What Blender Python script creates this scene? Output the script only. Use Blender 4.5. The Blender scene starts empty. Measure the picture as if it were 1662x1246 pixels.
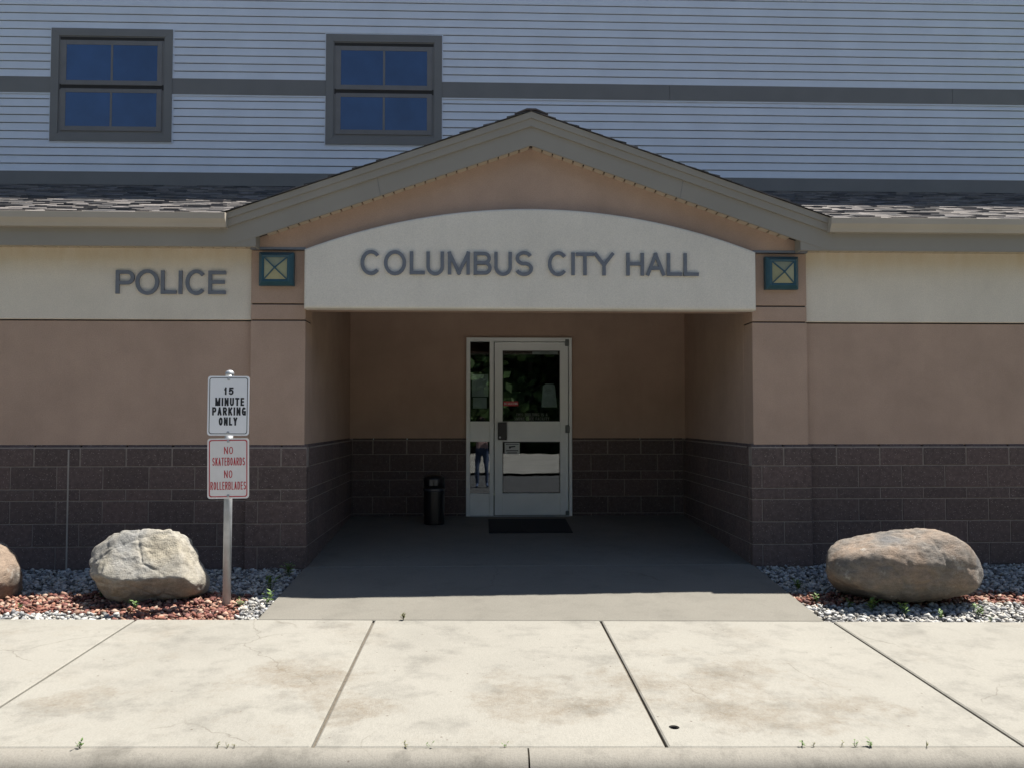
import bpy, bmesh, math, random
import numpy as np
from mathutils import Vector, Matrix, noise

S = bpy.context.scene
C = S.collection
R = random.Random(7)
RAD = math.radians

# ------------------------------------------------------------------ camera, sky, sun, exposure
cam_d = bpy.data.cameras.new('camera'); cam = bpy.data.objects.new('camera', cam_d); C.objects.link(cam)
S.camera = cam
cam_d.sensor_fit = 'HORIZONTAL'; cam_d.sensor_width = 36.0
cam_d.lens = 36.0 * 1393.64 / 1662.0
cam_d.clip_start = 0.02; cam_d.clip_end = 600
YAW, PITCH = 0.0347, 0.0404
fw = Vector((math.sin(YAW) * math.cos(PITCH), math.cos(YAW) * math.cos(PITCH), math.sin(PITCH)))
cam.location = (0, -7.8342, 1.1666)
cam.rotation_euler = fw.to_track_quat('-Z', 'Y').to_euler()

TO_SUN = Vector((0.40, 0.20, 1.0)).normalized()
w = bpy.data.worlds.new('World'); S.world = w; w.use_nodes = True
nt = w.node_tree; bg = nt.nodes['Background']
sky = nt.nodes.new('ShaderNodeTexSky'); sky.sky_type = 'NISHITA'; sky.sun_disc = False
sky.sun_elevation = math.asin(TO_SUN.z); sky.sun_rotation = math.atan2(TO_SUN.x, TO_SUN.y)
sky.altitude = 250; sky.air_density = 1.0; sky.dust_density = 0.6; sky.ozone_density = 1.0
nt.links.new(sky.outputs[0], bg.inputs[0]); bg.inputs[1].default_value = 0.058
sun_d = bpy.data.lights.new('sun', 'SUN'); sun = bpy.data.objects.new('sun', sun_d); C.objects.link(sun)
sun_d.energy = 5.0; sun_d.angle = RAD(0.53); sun_d.color = (1.0, 0.955, 0.88)
sun.rotation_euler = (-TO_SUN).to_track_quat('-Z', 'Y').to_euler()
sun.location = (8, 4, 20)
S.view_settings.view_transform = 'Standard'; S.view_settings.look = 'None'
S.view_settings.exposure = 1.08; S.view_settings.gamma = 1.0
S.render.engine = 'CYCLES'
S.cycles.max_bounces = 8; S.cycles.diffuse_bounces = 5; S.cycles.glossy_bounces = 4; S.cycles.transparent_max_bounces = 8

# ------------------------------------------------------------------ materials
def nmat(name):
    m = bpy.data.materials.new(name); m.use_nodes = True
    return m, m.node_tree, m.node_tree.nodes['Principled BSDF']
def N(t, typ, **kw):
    n = t.nodes.new(typ)
    for k, v in kw.items():
        if k.startswith('i_'): n.inputs[k[2:].replace('_', ' ')].default_value = v
        else: setattr(n, k, v)
    return n
def pos(t, scale=(1, 1, 1)):
    g = N(t, 'ShaderNodeNewGeometry'); mp = N(t, 'ShaderNodeMapping'); mp.inputs['Scale'].default_value = scale
    t.links.new(g.outputs['Position'], mp.inputs['Vector']); return mp.outputs[0]
def noi(t, vec, scale, detail=4, rough=0.55):
    n = N(t, 'ShaderNodeTexNoise'); n.inputs['Scale'].default_value = scale
    n.inputs['Detail'].default_value = detail; n.inputs['Roughness'].default_value = rough
    t.links.new(vec, n.inputs['Vector']); return n.outputs['Fac']
def ramp(t, fac, stops):
    r = N(t, 'ShaderNodeValToRGB'); e = r.color_ramp.elements
    while len(e) < len(stops): e.new(0.5)
    for el, (p, c) in zip(e, stops):
        el.position = p; el.color = c if len(c) == 4 else (*c, 1)
    t.links.new(fac, r.inputs[0]); return r.outputs[0]
def mixc(t, fac, a, b, mode='MIX'):
    n = N(t, 'ShaderNodeMix', data_type='RGBA', blend_type=mode)
    for s, v in ((0, fac), (6, a), (7, b)):
        if isinstance(v, (int, float)): n.inputs[s].default_value = v
        elif isinstance(v, tuple): n.inputs[s].default_value = (*v, 1) if len(v) == 3 else v
        else: t.links.new(v, n.inputs[s])
    return n.outputs[2]
def bump(t, b, h, strength, dist=0.01):
    n = N(t, 'ShaderNodeBump'); n.inputs['Strength'].default_value = strength; n.inputs['Distance'].default_value = dist
    t.links.new(h, n.inputs['Height']); t.links.new(n.outputs[0], b.inputs['Normal'])
def g3(v): return (v, v, v)
def sc(c, k): return tuple(min(1, x * k) for x in c)

def z_edge(x): return -0.265 - 0.011 * x
def z_kerb(x): return -0.325 - 0.0125 * x
Y_EDGE, Y_KERB = -1.65, -3.86
def z_walk(x, y):
    t = (Y_EDGE - y) / (Y_EDGE - Y_KERB); return z_edge(x) * (1 - t) + z_kerb(x) * t
def m_plain(name, col, rough=0.5, metal=0.0, var=0.08, scale=6.0, bmp=0.0, bscale=200, spec=0.5):
    m, t, b = nmat(name); p = pos(t)
    f = noi(t, p, scale, 5)
    c = ramp(t, f, [(0.3, sc(col, 1 - var)), (0.7, sc(col, 1 + var))])
    t.links.new(c, b.inputs['Base Color']); b.inputs['Roughness'].default_value = rough
    b.inputs['Metallic'].default_value = metal; b.inputs['Specular IOR Level'].default_value = spec
    if bmp: bump(t, b, noi(t, p, bscale, 3), bmp, 0.004)
    return m
def m_stucco(name, col, dirt=0.12, top_stain=None):
    m, t, b = nmat(name); p = pos(t)
    f = noi(t, p, 1.6, 6, 0.6); f2 = noi(t, p, 130, 3, 0.7); f3 = noi(t, pos(t, (5, 5, 0.7)), 2.0, 5)
    c = ramp(t, f, [(0.3, sc(col, 1 - dirt)), (0.7, sc(col, 1 + dirt * 0.6))])
    c = mixc(t, 0.5, c, ramp(t, f2, [(0.3, g3(0.72)), (0.7, g3(1.1))]), 'MULTIPLY')
    c = mixc(t, 0.15, c, ramp(t, f3, [(0.35, g3(0.82)), (0.65, g3(1.0))]), 'MULTIPLY')
    if top_stain:
        z0, z1, sc_col = top_stain
        g = N(t, 'ShaderNodeNewGeometry'); sx = N(t, 'ShaderNodeSeparateXYZ'); t.links.new(g.outputs['Position'], sx.inputs[0])
        mr = N(t, 'ShaderNodeMapRange'); mr.inputs[1].default_value = z0; mr.inputs[2].default_value = z1
        t.links.new(sx.outputs[2], mr.inputs[0])
        mm = N(t, 'ShaderNodeMath', operation='MULTIPLY'); t.links.new(mr.outputs[0], mm.inputs[0]); t.links.new(noi(t, pos(t, (3, 3, 1)), 3, 4), mm.inputs[1])
        c = mixc(t, mm.outputs[0], c, sc_col)
    t.links.new(c, b.inputs['Base Color']); b.inputs['Roughness'].default_value = 0.92; b.inputs['Specular IOR Level'].default_value = 0.15
    bump(t, b, noi(t, p, 150, 4, 0.75), 0.9, 0.006)
    return m
def m_block(name, col):
    m, t, b = nmat(name); p = pos(t)
    oi = N(t, 'ShaderNodeObjectInfo')
    base = ramp(t, oi.outputs['Random'], [(0.0, sc(col, 0.87)), (0.5, col), (1.0, (col[0] * 1.15, col[1] * 1.1, col[2] * 1.09))])
    c = mixc(t, 0.6, base, ramp(t, noi(t, p, 25, 4), [(0.3, g3(0.6)), (0.7, g3(1.3))]), 'MULTIPLY')
    v = N(t, 'ShaderNodeTexVoronoi'); v.inputs['Scale'].default_value = 85; t.links.new(p, v.inputs['Vector'])
    spk = ramp(t, v.outputs['Distance'], [(0.16, g3(1)), (0.30, g3(0))])
    sel = ramp(t, noi(t, p, 60, 2), [(0.50, g3(0)), (0.62, g3(1))])
    k = N(t, 'ShaderNodeMath', operation='MULTIPLY'); t.links.new(spk, k.inputs[0]); t.links.new(sel, k.inputs[1])
    c = mixc(t, k.outputs[0], c, (0.46, 0.39, 0.36))
    t.links.new(c, b.inputs['Base Color']); b.inputs['Roughness'].default_value = 0.85; b.inputs['Specular IOR Level'].default_value = 0.3
    bump(t, b, noi(t, p, 110, 4, 0.7), 0.6, 0.006)
    return m
def m_concrete(name, col, stain, stain_amt, dark=0.25, spots=()):
    m, t, b = nmat(name); p = pos(t)
    f = noi(t, p, 1.1, 7, 0.6)
    c = ramp(t, f, [(0.28, sc(col, 0.9)), (0.5, col), (0.75, sc(col, 1.07))])
    # brown weather stains with a shape of their own
    wn = noi(t, p, 2.2, 12, 0.72)
    fac = ramp(t, noi(t, p, 1.3, 12, 0.74), [(0.54, g3(0)), (0.74, g3(0.55))])
    for sx_, sy_, sr in spots:
        vd = N(t, 'ShaderNodeVectorMath', operation='DISTANCE'); vd.inputs[1].default_value = (sx_, sy_, z_walk(sx_, sy_)); t.links.new(p, vd.inputs[0])
        ad = N(t, 'ShaderNodeMath', operation='MULTIPLY_ADD'); ad.inputs[1].default_value = 1.5; t.links.new(wn, ad.inputs[0])
        dv = N(t, 'ShaderNodeMath', operation='DIVIDE'); dv.inputs[1].default_value = sr * 2; t.links.new(vd.outputs['Value'], dv.inputs[0]); t.links.new(dv.outputs[0], ad.inputs[2])
        fac = mixc(t, 1.0, fac, ramp(t, ad.outputs[0], [(0.68, g3(.9)), (0.88, g3(.55)), (1.0, g3(0))]), 'LIGHTEN')
    gr = ramp(t, noi(t, p, 45, 6, 0.8), [(0.35, g3(0.35)), (0.6, g3(1))])
    fac = mixc(t, 1.0, fac, gr, 'MULTIPLY')
    fac = mixc(t, 0.8, fac, ramp(t, noi(t, p, 7, 8, 0.75), [(0.36, g3(0.15)), (0.6, g3(1))]), 'MULTIPLY')
    br = N(t, 'ShaderNodeMath', operation='MULTIPLY'); br.inputs[1].default_value = stain_amt; t.links.new(fac, br.inputs[0])
    c = mixc(t, br.outputs[0], c, stain)
    s2 = ramp(t, noi(t, p, 3.4, 8, 0.7), [(0.5, g3(1)), (0.72, g3(1 - dark))])
    c = mixc(t, 1.0, c, s2, 'MULTIPLY')
    # hairline cracks, only here and there
    wv = N(t, 'ShaderNodeVectorMath', operation='MULTIPLY_ADD'); wn3 = N(t, 'ShaderNodeTexNoise'); wn3.inputs['Scale'].default_value = 5; wn3.inputs['Detail'].default_value = 6
    t.links.new(p, wn3.inputs['Vector']); t.links.new(wn3.outputs['Color'], wv.inputs[0]); wv.inputs[1].default_value = (.22, .22, 0); t.links.new(p, wv.inputs[2])
    ve = N(t, 'ShaderNodeTexVoronoi', feature='DISTANCE_TO_EDGE'); ve.inputs['Scale'].default_value = 0.8; t.links.new(wv.outputs[0], ve.inputs['Vector'])
    ck = ramp(t, ve.outputs['Distance'], [(0.0, g3(1)), (0.0045, g3(0))]); cm = ramp(t, noi(t, p, .9, 2), [(0.53, g3(0)), (0.60, g3(.55))])
    c = mixc(t, mixc(t, 1.0, ck, cm, 'MULTIPLY'), c, (0.10, 0.085, 0.065))
    # broom grain and aggregate
    c = mixc(t, 0.45, c, ramp(t, noi(t, pos(t, (60, 6, 1)), 4, 3), [(0.3, g3(0.82)), (0.7, g3(1.08))]), 'MULTIPLY')
    c = mixc(t, 0.5, c, ramp(t, noi(t, p, 120, 5, 0.9), [(0.3, g3(0.5)), (0.55, g3(1.08))]), 'MULTIPLY')
    v = N(t, 'ShaderNodeTexVoronoi'); v.inputs['Scale'].default_value = 13; v.inputs['Randomness'].default_value = 1.0; t.links.new(p, v.inputs['Vector'])
    pit = ramp(t, v.outputs['Distance'], [(0.05, g3(1)), (0.10, g3(0))])
    psel = ramp(t, noi(t, p, 9, 2), [(0.52, g3(0)), (0.56, g3(1))])
    k = N(t, 'ShaderNodeMath', operation='MULTIPLY'); t.links.new(pit, k.inputs[0]); t.links.new(psel, k.inputs[1])
    c = mixc(t, k.outputs[0], c, (0.12, 0.10, 0.08))
    t.links.new(c, b.inputs['Base Color']); b.inputs['Roughness'].default_value = 0.9; b.inputs['Specular IOR Level'].default_value = 0.2
    bump(t, b, noi(t, p, 120, 4, 0.7), 0.35, 0.004)
    return m
def m_attr(name, rough=0.85, bscale=90, bmp=0.5):
    m, t, b = nmat(name); p = pos(t)
    a = N(t, 'ShaderNodeAttribute', attribute_name='Col')
    c = mixc(t, 0.6, a.outputs['Color'], ramp(t, noi(t, p, bscale, 3), [(0.3, g3(0.65)), (0.7, g3(1.25))]), 'MULTIPLY')
    t.links.new(c, b.inputs['Base Color']); b.inputs['Roughness'].default_value = rough; b.inputs['Specular IOR Level'].default_value = 0.25
    if bmp: bump(t, b, noi(t, p, bscale * 2, 3), bmp, 0.003)
    return m
def m_boulder(name, a, bcol, ccol, sc_=2.5):
    m, t, b = nmat(name); p = pos(t); ps = pos(t, (1.0, 1.0, 2.2))
    c = ramp(t, noi(t, p, sc_, 6, 0.6), [(0.36, bcol), (0.5, a), (0.64, ccol)])
    c = mixc(t, 0.8, c, ramp(t, noi(t, ps, 14, 8, 0.75), [(0.3, g3(0.55)), (0.62, g3(1.15))]), 'MULTIPLY')
    c = mixc(t, 0.5, c, ramp(t, noi(t, p, 110, 3, 0.8), [(0.32, g3(0.55)), (0.6, g3(1.15))]), 'MULTIPLY')
    lich = ramp(t, noi(t, p, 7, 5, 0.7), [(0.60, g3(0)), (0.68, g3(0.6))])
    c = mixc(t, lich, c, (0.42, 0.40, 0.36))
    t.links.new(c, b.inputs['Base Color']); b.inputs['Roughness'].default_value = 0.88; b.inputs['Specular IOR Level'].default_value = 0.25
    h = N(t, 'ShaderNodeMath', operation='ADD'); t.links.new(noi(t, ps, 22, 8, 0.7), h.inputs[0]); t.links.new(noi(t, p, 120, 3), h.inputs[1])
    bump(t, b, h.outputs[0], 0.7, 0.012)
    return m
def m_glass(name, ior=1.9, tint=(0.75, 0.8, 0.8)):
    m, t, b = nmat(name); t.nodes.remove(b); out = t.nodes['Material Output']
    tr = N(t, 'ShaderNodeBsdfTransparent'); tr.inputs[0].default_value = (*tint, 1)
    gl = N(t, 'ShaderNodeBsdfGlossy'); gl.inputs['Roughness'].default_value = 0.0; gl.inputs[0].default_value = (0.95, 0.97, 1, 1)
    fr = N(t, 'ShaderNodeFresnel'); fr.inputs[0].default_value = ior
    p = pos(t); nb = N(t, 'ShaderNodeBump'); nb.inputs['Strength'].default_value = 0.006; nb.inputs['Distance'].default_value = 0.05
    t.links.new(noi(t, p, 3.0, 2), nb.inputs['Height']); t.links.new(nb.outputs[0], gl.inputs['Normal'])
    mx = N(t, 'ShaderNodeMixShader'); t.links.new(fr.outputs[0], mx.inputs[0]); t.links.new(tr.outputs[0], mx.inputs[1]); t.links.new(gl.outputs[0], mx.inputs[2])
    t.links.new(mx.outputs[0], out.inputs[0]); return m

M = {}
M['tan'] = m_stucco('tan stucco', (0.52, 0.37, 0.285))
M['cream'] = m_stucco('cream stucco', (0.84, 0.76, 0.64), 0.08, (2.45, 2.72, (0.62, 0.49, 0.31)))
M['creampanel'] = m_stucco('cream stucco panel', (0.86, 0.80, 0.70), 0.07)
M['block'] = m_block('ground face block', (0.125, 0.093, 0.086))
M['mortar'] = m_plain('mortar', (0.27, 0.23, 0.205), 0.95, 0, 0.15, 20, 0.3)
M['caulk'] = m_plain('caulk', (0.33, 0.30, 0.27), 0.8)
M['siding'] = m_plain('vinyl siding', (0.68, 0.715, 0.79), 0.5, 0, 0.05, 2.5, 0.06, 300)
M['trim'] = m_plain('grey trim metal', (0.185, 0.178, 0.172), 0.55, 0, 0.06, 3)
M['fascia'] = m_plain('taupe fascia metal', (0.30, 0.275, 0.235), 0.5, 0, 0.06, 1.5)
M['gutter'] = m_plain('beige gutter', (0.44, 0.39, 0.325), 0.45, 0, 0.06, 2)
M['soffit'] = m_plain('tan soffit', (0.50, 0.42, 0.32), 0.6, 0, 0.06, 3)
M['dark'] = m_plain('dark gap', (0.03, 0.027, 0.025), 0.9)
M['shingle'] = m_attr('asphalt shingle', 0.95, 140, 0.6)
M['winglass'] = m_plain('window glass with painted sky reflection', (0.026, 0.068, 0.18), 0.06, 0, 0.22, 1.8, 0, 1, 0.9)  # blue base stands in for reflected sky; mottling imitates reflection texture
M['sash'] = m_plain('grey sash', (0.185, 0.172, 0.165), 0.45)
M['teal'] = m_plain('teal metal', (0.026, 0.085, 0.115), 0.4, 0, 0.12, 10)
M['lens'] = m_plain('cream lamp lens', (0.33, 0.32, 0.19), 0.35, 0, 0.12, 14)
M['letter'] = m_plain('grey letter metal', (0.165, 0.18, 0.21), 0.5, 0, 0.08, 20)
M['walk'] = m_concrete('sidewalk concrete', (0.268, 0.256, 0.224), (0.15, 0.116, 0.078), 0.9, 0.30, [(1.4, -3.2, 1.25), (.25, -3.3, .8), (-1.0, -2.95, .75), (-2.1, -3.3, .55), (-.75, -3.5, .5)])
M['apron'] = m_concrete('apron concrete', (0.188, 0.177, 0.152), (0.14, 0.117, 0.088), 0.5, 0.15)
M['kerb'] = m_concrete('kerb concrete', (0.235, 0.22, 0.19), (0.13, 0.108, 0.08), 0.9, 0.45)
M['joint'] = m_plain('joint dirt', (0.10, 0.085, 0.065), 0.95, 0, 0.3, 30)
M['asphalt'] = m_plain('asphalt', (0.075, 0.075, 0.078), 0.9, 0, 0.2, 4, 0.5, 120)
M['lot'] = m_plain('pale gravel lot', (0.30, 0.285, 0.26), 0.95, 0, 0.2, 1.2, 0.5, 60)
M['grass'] = m_plain('grass', (0.06, 0.095, 0.03), 0.95, 0, 0.3, 2, 0.5, 60)
M['soil'] = m_plain('bed soil', (0.10, 0.085, 0.07), 0.95, 0, 0.3, 14, 0.5, 90)
M['rock'] = m_attr('bed stones', 0.85, 60, 0.4)
M['white'] = m_plain('white aluminium', (0.90, 0.92, 0.89), 0.4, 0, 0.05, 3)
M['glass'] = m_glass('door glass', 1.8)
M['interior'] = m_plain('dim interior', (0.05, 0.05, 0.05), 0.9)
M['black'] = m_plain('black plastic', (0.012, 0.012, 0.014), 0.35, 0, 0.2, 20)
M['rubber'] = m_plain('black mat', (0.015, 0.015, 0.016), 0.9, 0, 0.3, 40, 0.6, 260)
M['bag'] = m_plain('bin liner', (0.05, 0.055, 0.065), 0.25)
M['paper'] = m_plain('paper', (0.62, 0.64, 0.62), 0.8, 0, 0.06, 10)
M['redprint'] = m_plain('red print', (0.50, 0.025, 0.04), 0.5)
M['signwhite'] = m_plain('reflective white sheet', (0.88, 0.89, 0.92), 0.4, 0, 0.02, 5)
M['signgrey'] = m_plain('aged white sheet', (0.80, 0.78, 0.77), 0.45, 0, 0.04, 12)
M['ink'] = m_plain('black ink', (0.012, 0.014, 0.02), 0.5)
M['faint'] = m_plain('etched print', (0.16, 0.18, 0.17), 0.6)
M['galv'] = m_plain('galvanised steel', (0.46, 0.475, 0.49), 0.5, 0.45, 0.18, 9)
M['leaf'] = m_plain('weed leaf', (0.085, 0.15, 0.03), 0.6, 0, 0.25, 30)
M['weedbrown'] = m_plain('dry weed', (0.13, 0.13, 0.045), 0.7, 0, 0.3, 60)
M['treeleaf'] = m_plain('tree leaf', (0.055, 0.105, 0.022), 0.7, 0, 0.45, 0.9)
M['bark'] = m_plain('bark', (0.10, 0.075, 0.055), 0.95, 0, 0.3, 8, 0.6, 30)
M['boulder_pale'] = m_boulder('pale granite', (0.35, 0.325, 0.275), (0.27, 0.265, 0.25), (0.38, 0.34, 0.265))
M['boulder_red'] = m_boulder('brown granite', (0.205, 0.18, 0.155), (0.14, 0.137, 0.135), (0.27, 0.205, 0.155), 2.6)
M['skin'] = m_plain('skin', (0.50, 0.30, 0.22), 0.6)
M['denim'] = m_plain('denim', (0.07, 0.10, 0.18), 0.9, 0, 0.2, 30)
M['shirt'] = m_plain('pale pink shirt', (0.55, 0.36, 0.34), 0.9, 0, 0.15, 20)
M['hair'] = m_plain('brown hair', (0.05, 0.03, 0.02), 0.7)

# ------------------------------------------------------------------ mesh helpers
class MB:
    def __init__(s): s.v = []; s.f = []; s.c = []
    def add(s, v, f, col=None):
        o = len(s.v); s.v += [tuple(p) for p in v]; s.f += [tuple(i + o for i in q) for q in f]
        if col is not None: s.c += [col] * len(v)
        return s
    def box(s, x0, x1, y0, y1, z0, z1, col=None):
        v = [(x, y, z) for z in (z0, z1) for y in (y0, y1) for x in (x0, x1)]
        return s.add(v, [(0, 2, 3, 1), (4, 5, 7, 6), (0, 1, 5, 4), (2, 6, 7, 3), (0, 4, 6, 2), (1, 3, 7, 5)], col)
    def prism(s, pts, y0, y1):      # polygon in XZ (anticlockwise seen from -Y), from y0 (front) to y1
        n = len(pts)
        v = [(x, y0, z) for x, z in pts] + [(x, y1, z) for x, z in pts]
        f = [tuple(range(n)), tuple(range(2 * n - 1, n - 1, -1))]
        f += [(i, i + n, (i + 1) % n + n, (i + 1) % n) for i in range(n)]
        return s.add(v, f)
    def extr_x(s, prof, x0, x1):    # profile of (y,z) swept along X
        n = len(prof)
        v = [(x0, y, z) for y, z in prof] + [(x1, y, z) for y, z in prof]
        f = [tuple(range(n - 1, -1, -1)), tuple(range(n, 2 * n))]
        f += [(i, (i + 1) % n, (i + 1) % n + n, i + n) for i in range(n)]
        return s.add(v, f)
    def lathe(s, prof, seg=24, cx=0, cy=0):
        n = len(prof); v = []
        for k in range(seg):
            a = 2 * math.pi * k / seg
            v += [(cx + r * math.cos(a), cy + r * math.sin(a), z) for r, z in prof]
        f = [(k * n + i, ((k + 1) % seg) * n + i, ((k + 1) % seg) * n + i + 1, k * n + i + 1) for k in range(seg) for i in range(n - 1)]
        f += [tuple(k * n for k in range(seg - 1, -1, -1)), tuple(k * n + n - 1 for k in range(seg))]
        return s.add(v, f)
    def mesh(s, name, smooth=False):
        me = bpy.data.meshes.new(name); me.from_pydata(s.v, [], s.f)
        if s.c:
            a = me.color_attributes.new('Col', 'FLOAT_COLOR', 'POINT')
            a.data.foreach_set('color', np.array([(*c, 1) for c in s.c], dtype=np.float32).ravel())
        bm = bmesh.new(); bm.from_mesh(me); bmesh.ops.recalc_face_normals(bm, faces=bm.faces); bm.to_mesh(me); bm.free()
        if smooth: me.polygons.foreach_set('use_smooth', [True] * len(me.polygons))
        me.update(); return me
    def build(s, name, mat, parent=None, loc=(0, 0, 0), bevel=0, smooth=False, seg=1):
        me = s.mesh(name, smooth)
        if bevel:
            bm = bmesh.new(); bm.from_mesh(me)
            bmesh.ops.bevel(bm, geom=list(bm.edges), offset=bevel, segments=seg, affect='EDGES', profile=0.5)
            bm.to_mesh(me); bm.free()
        return ob(name, me, mat, parent, loc)
def ob(name, me, mat, parent=None, loc=(0, 0, 0), rot=(0, 0, 0)):
    if mat is not None and not me.materials: me.materials.append(M[mat] if isinstance(mat, str) else mat)
    o = bpy.data.objects.new(name, me); C.objects.link(o); o.location = loc; o.rotation_euler = rot
    if parent is not None: o.parent = parent
    return o
def empty(name, loc=(0, 0, 0), parent=None):
    o = bpy.data.objects.new(name, None); C.objects.link(o); o.location = loc; o.empty_display_size = 0.2
    if parent is not None: o.parent = parent
    return o
def tag(o, label=None, cat=None, group=None, kind=None):
    if label: o['label'] = label
    if cat: o['category'] = cat
    if group: o['group'] = group
    if kind: o['kind'] = kind
    return o
def B(name, mat, parent, x0, x1, y0, y1, z0, z1, bevel=0.0):
    return MB().box(x0, x1, y0, y1, z0, z1).build(name, mat, parent, bevel=bevel)

# stroke lettering -------------------------------------------------
def arc(cx, cy, rx, ry, a0, a1, n=14):
    return [(cx + rx * math.cos(RAD(a0 + (a1 - a0) * i / n)), cy + ry * math.sin(RAD(a0 + (a1 - a0) * i / n))) for i in range(n + 1)]
GL = {
 'A': [[(0, 0), (.5, 1)], [(.5, 1), (1, 0)], [(.2, .3), (.8, .3)]],
 'B': [[(0, 0), (0, 1)], [(0, 1)] + arc(.62, .76, .33, .24, 90, -90) + [(0, .52)], [(0, .52)] + arc(.66, .26, .34, .26, 90, -90) + [(0, 0)]],
 'C': [arc(.52, .5, .52, .5, 42, 318, 26)],
 'D': [[(0, 0), (0, 1)], [(0, 1)] + arc(.5, .5, .5, .5, 90, -90) + [(0, 0)]],
 'E': [[(0, 0), (0, 1)], [(0, 1), (1, 1)], [(0, .52), (.92, .52)], [(0, 0), (1, 0)]],
 'F': [[(0, 0), (0, 1)], [(0, 1), (1, 1)], [(0, .52), (.9, .52)]],
 'G': [arc(.52, .5, .52, .5, 42, 330, 26), [(1, 0), (1, .45)], [(.58, .45), (1, .45)]],
 'H': [[(0, 0), (0, 1)], [(1, 0), (1, 1)], [(0, .52), (1, .52)]],
 'I': [[(.5, 0), (.5, 1)]],
 'K': [[(0, 0), (0, 1)], [(1, 1), (.05, .35)], [(.4, .6), (1, 0)]],
 'L': [[(0, 0), (0, 1)], [(0, 0), (1, 0)]],
 'M': [[(0, 0), (0, 1)], [(1, 0), (1, 1)], [(0, 1), (.5, 0)], [(.5, 0), (1, 1)]],
 'N': [[(0, 0), (0, 1)], [(1, 0), (1, 1)], [(0, 1), (1, 0)]],
 'O': [arc(.5, .5, .5, .5, 0, 360, 32)],
 'P': [[(0, 0), (0, 1)], [(0, 1)] + arc(.64, .73, .36, .27, 90, -90) + [(0, .46)]],
 'R': [[(0, 0), (0, 1)], [(0, 1)] + arc(.64, .75, .36, .25, 90, -90) + [(0, .5)], [(.55, .5), (1, 0)]],
 'S': [arc(.5, .745, .46, .255, 25, 270, 16) + arc(.5, .255, .5, .255, 90, -160, 16)[1:]],
 'T': [[(0, 1), (1, 1)], [(.5, 0), (.5, 1)]],
 'U': [[(0, 1)] + arc(.5, .36, .5, .36, 180, 360, 18) + [(1, 1)]],
 'V': [[(0, 1), (.5, 0)], [(.5, 0), (1, 1)]],
 'Y': [[(0, 1), (.5, .45)], [(.5, .45), (1, 1)], [(.5, 0), (.5, .5)]],
 '1': [[(.55, 0), (.55, 1)], [(.1, .76), (.55, 1)]],
 '5': [[(.95, 1), (.15, 1)], [(.15, 1), (.08, .5)], [(.08, .5)] + arc(.46, .33, .52, .33, 120, -155, 18)],
}
WID = {'I': 0.0, 'M': 1.25, '1': 0.6, 'E': .85, 'L': .82, 'F': .8}
def glyph(mb, ch, x0, z0, W, H, sw, depth=0.0, y=0.0, eps=0.0004):
    """one letter as strokes; box x0..x0+W, z0..z0+H, stroke width sw, faces at -Y"""
    for si, path in enumerate(GL[ch]):
        P = [Vector((x0 + sw / 2 + p[0] * (W - sw), z0 + sw / 2 + p[1] * (H - sw))) for p in path]
        closed = (P[0] - P[-1]).length < 1e-5 and len(P) > 3
        if closed: P = P[:-1]
        else:
            curved = len(P) > 6
            e = sw / 2 * (0.1 if curved and ch in 'CSG5' else 1.0)
            d0 = (P[0] - P[1]).normalized(); d1 = (P[-1] - P[-2]).normalized()
            P[0] = P[0] + d0 * e; P[-1] = P[-1] + d1 * e
        n = len(P); Lf, Rt = [], []
        for i in range(n):
            a = P[i - 1] if (i > 0 or closed) else None; b = P[(i + 1) % n] if (i < n - 1 or closed) else None
            d1 = (P[i] - a).normalized() if a is not None else None; d2 = (b - P[i]).normalized() if b is not None else None
            d1 = d1 or d2; d2 = d2 or d1
            t = (d1 + d2).normalized(); nn = Vector((-t.y, t.x)); k = sw / 2 / max(0.5, nn.dot(Vector((-d1.y, d1.x))))
            Lf.append(P[i] + nn * k); Rt.append(P[i] - nn * k)
        yf = y - depth - eps * (si + 1); v, f = [], []
        for q in (Lf, Rt): v += [(p.x, yf, p.y) for p in q]
        m = n if closed else n - 1
        f += [(i, (i + 1) % n, n + (i + 1) % n, n + i) for i in range(m)]
        if depth:
            for q in (Lf, Rt): v += [(p.x, y, p.y) for p in q]
            f += [(i, (i + 1) % n, 2 * n + (i + 1) % n, 2 * n + i) for i in range(m)]
            f += [(n + i, n + (i + 1) % n, 3 * n + (i + 1) % n, 3 * n + i) for i in range(m)]
            if not closed: f += [(0, n, 3 * n, 2 * n), (n - 1, 2 * n - 1, 4 * n - 1, 3 * n - 1)]
        mb.add(v, f)
def line_text(mb, s, x0, x1, z0, z1, sw, y=0.0, gap=0.32, space=0.55, eps=0.0002):
    H = z1 - z0
    un = sum((space if c == ' ' else WID.get(c, 1.0)) for c in s); thin = sum(1 for c in s if c == 'I')
    ng = len(s) - 1; U = (x1 - x0 - thin * sw) / (un + ng * gap); x = x0
    for c in s:
        wd = U * space if c == ' ' else (sw if c == 'I' else U * WID.get(c, 1.0))
        if c != ' ': glyph(mb, c, x, z0, wd, H, sw, 0, y, eps)
        x += wd + U * gap

# ------------------------------------------------------------------ terrain functions
def z_floor(x, y):
    if y >= 0: return -0.158 * (1 - y / 2.62)
    t = -y / -Y_EDGE; return -0.158 * (1 - t) + z_edge(x) * t
def z_bed(x, y): return -0.185 * (1 + y / 1.65) + (z_edge(x) - 0.035) * (-y / 1.65)

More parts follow.
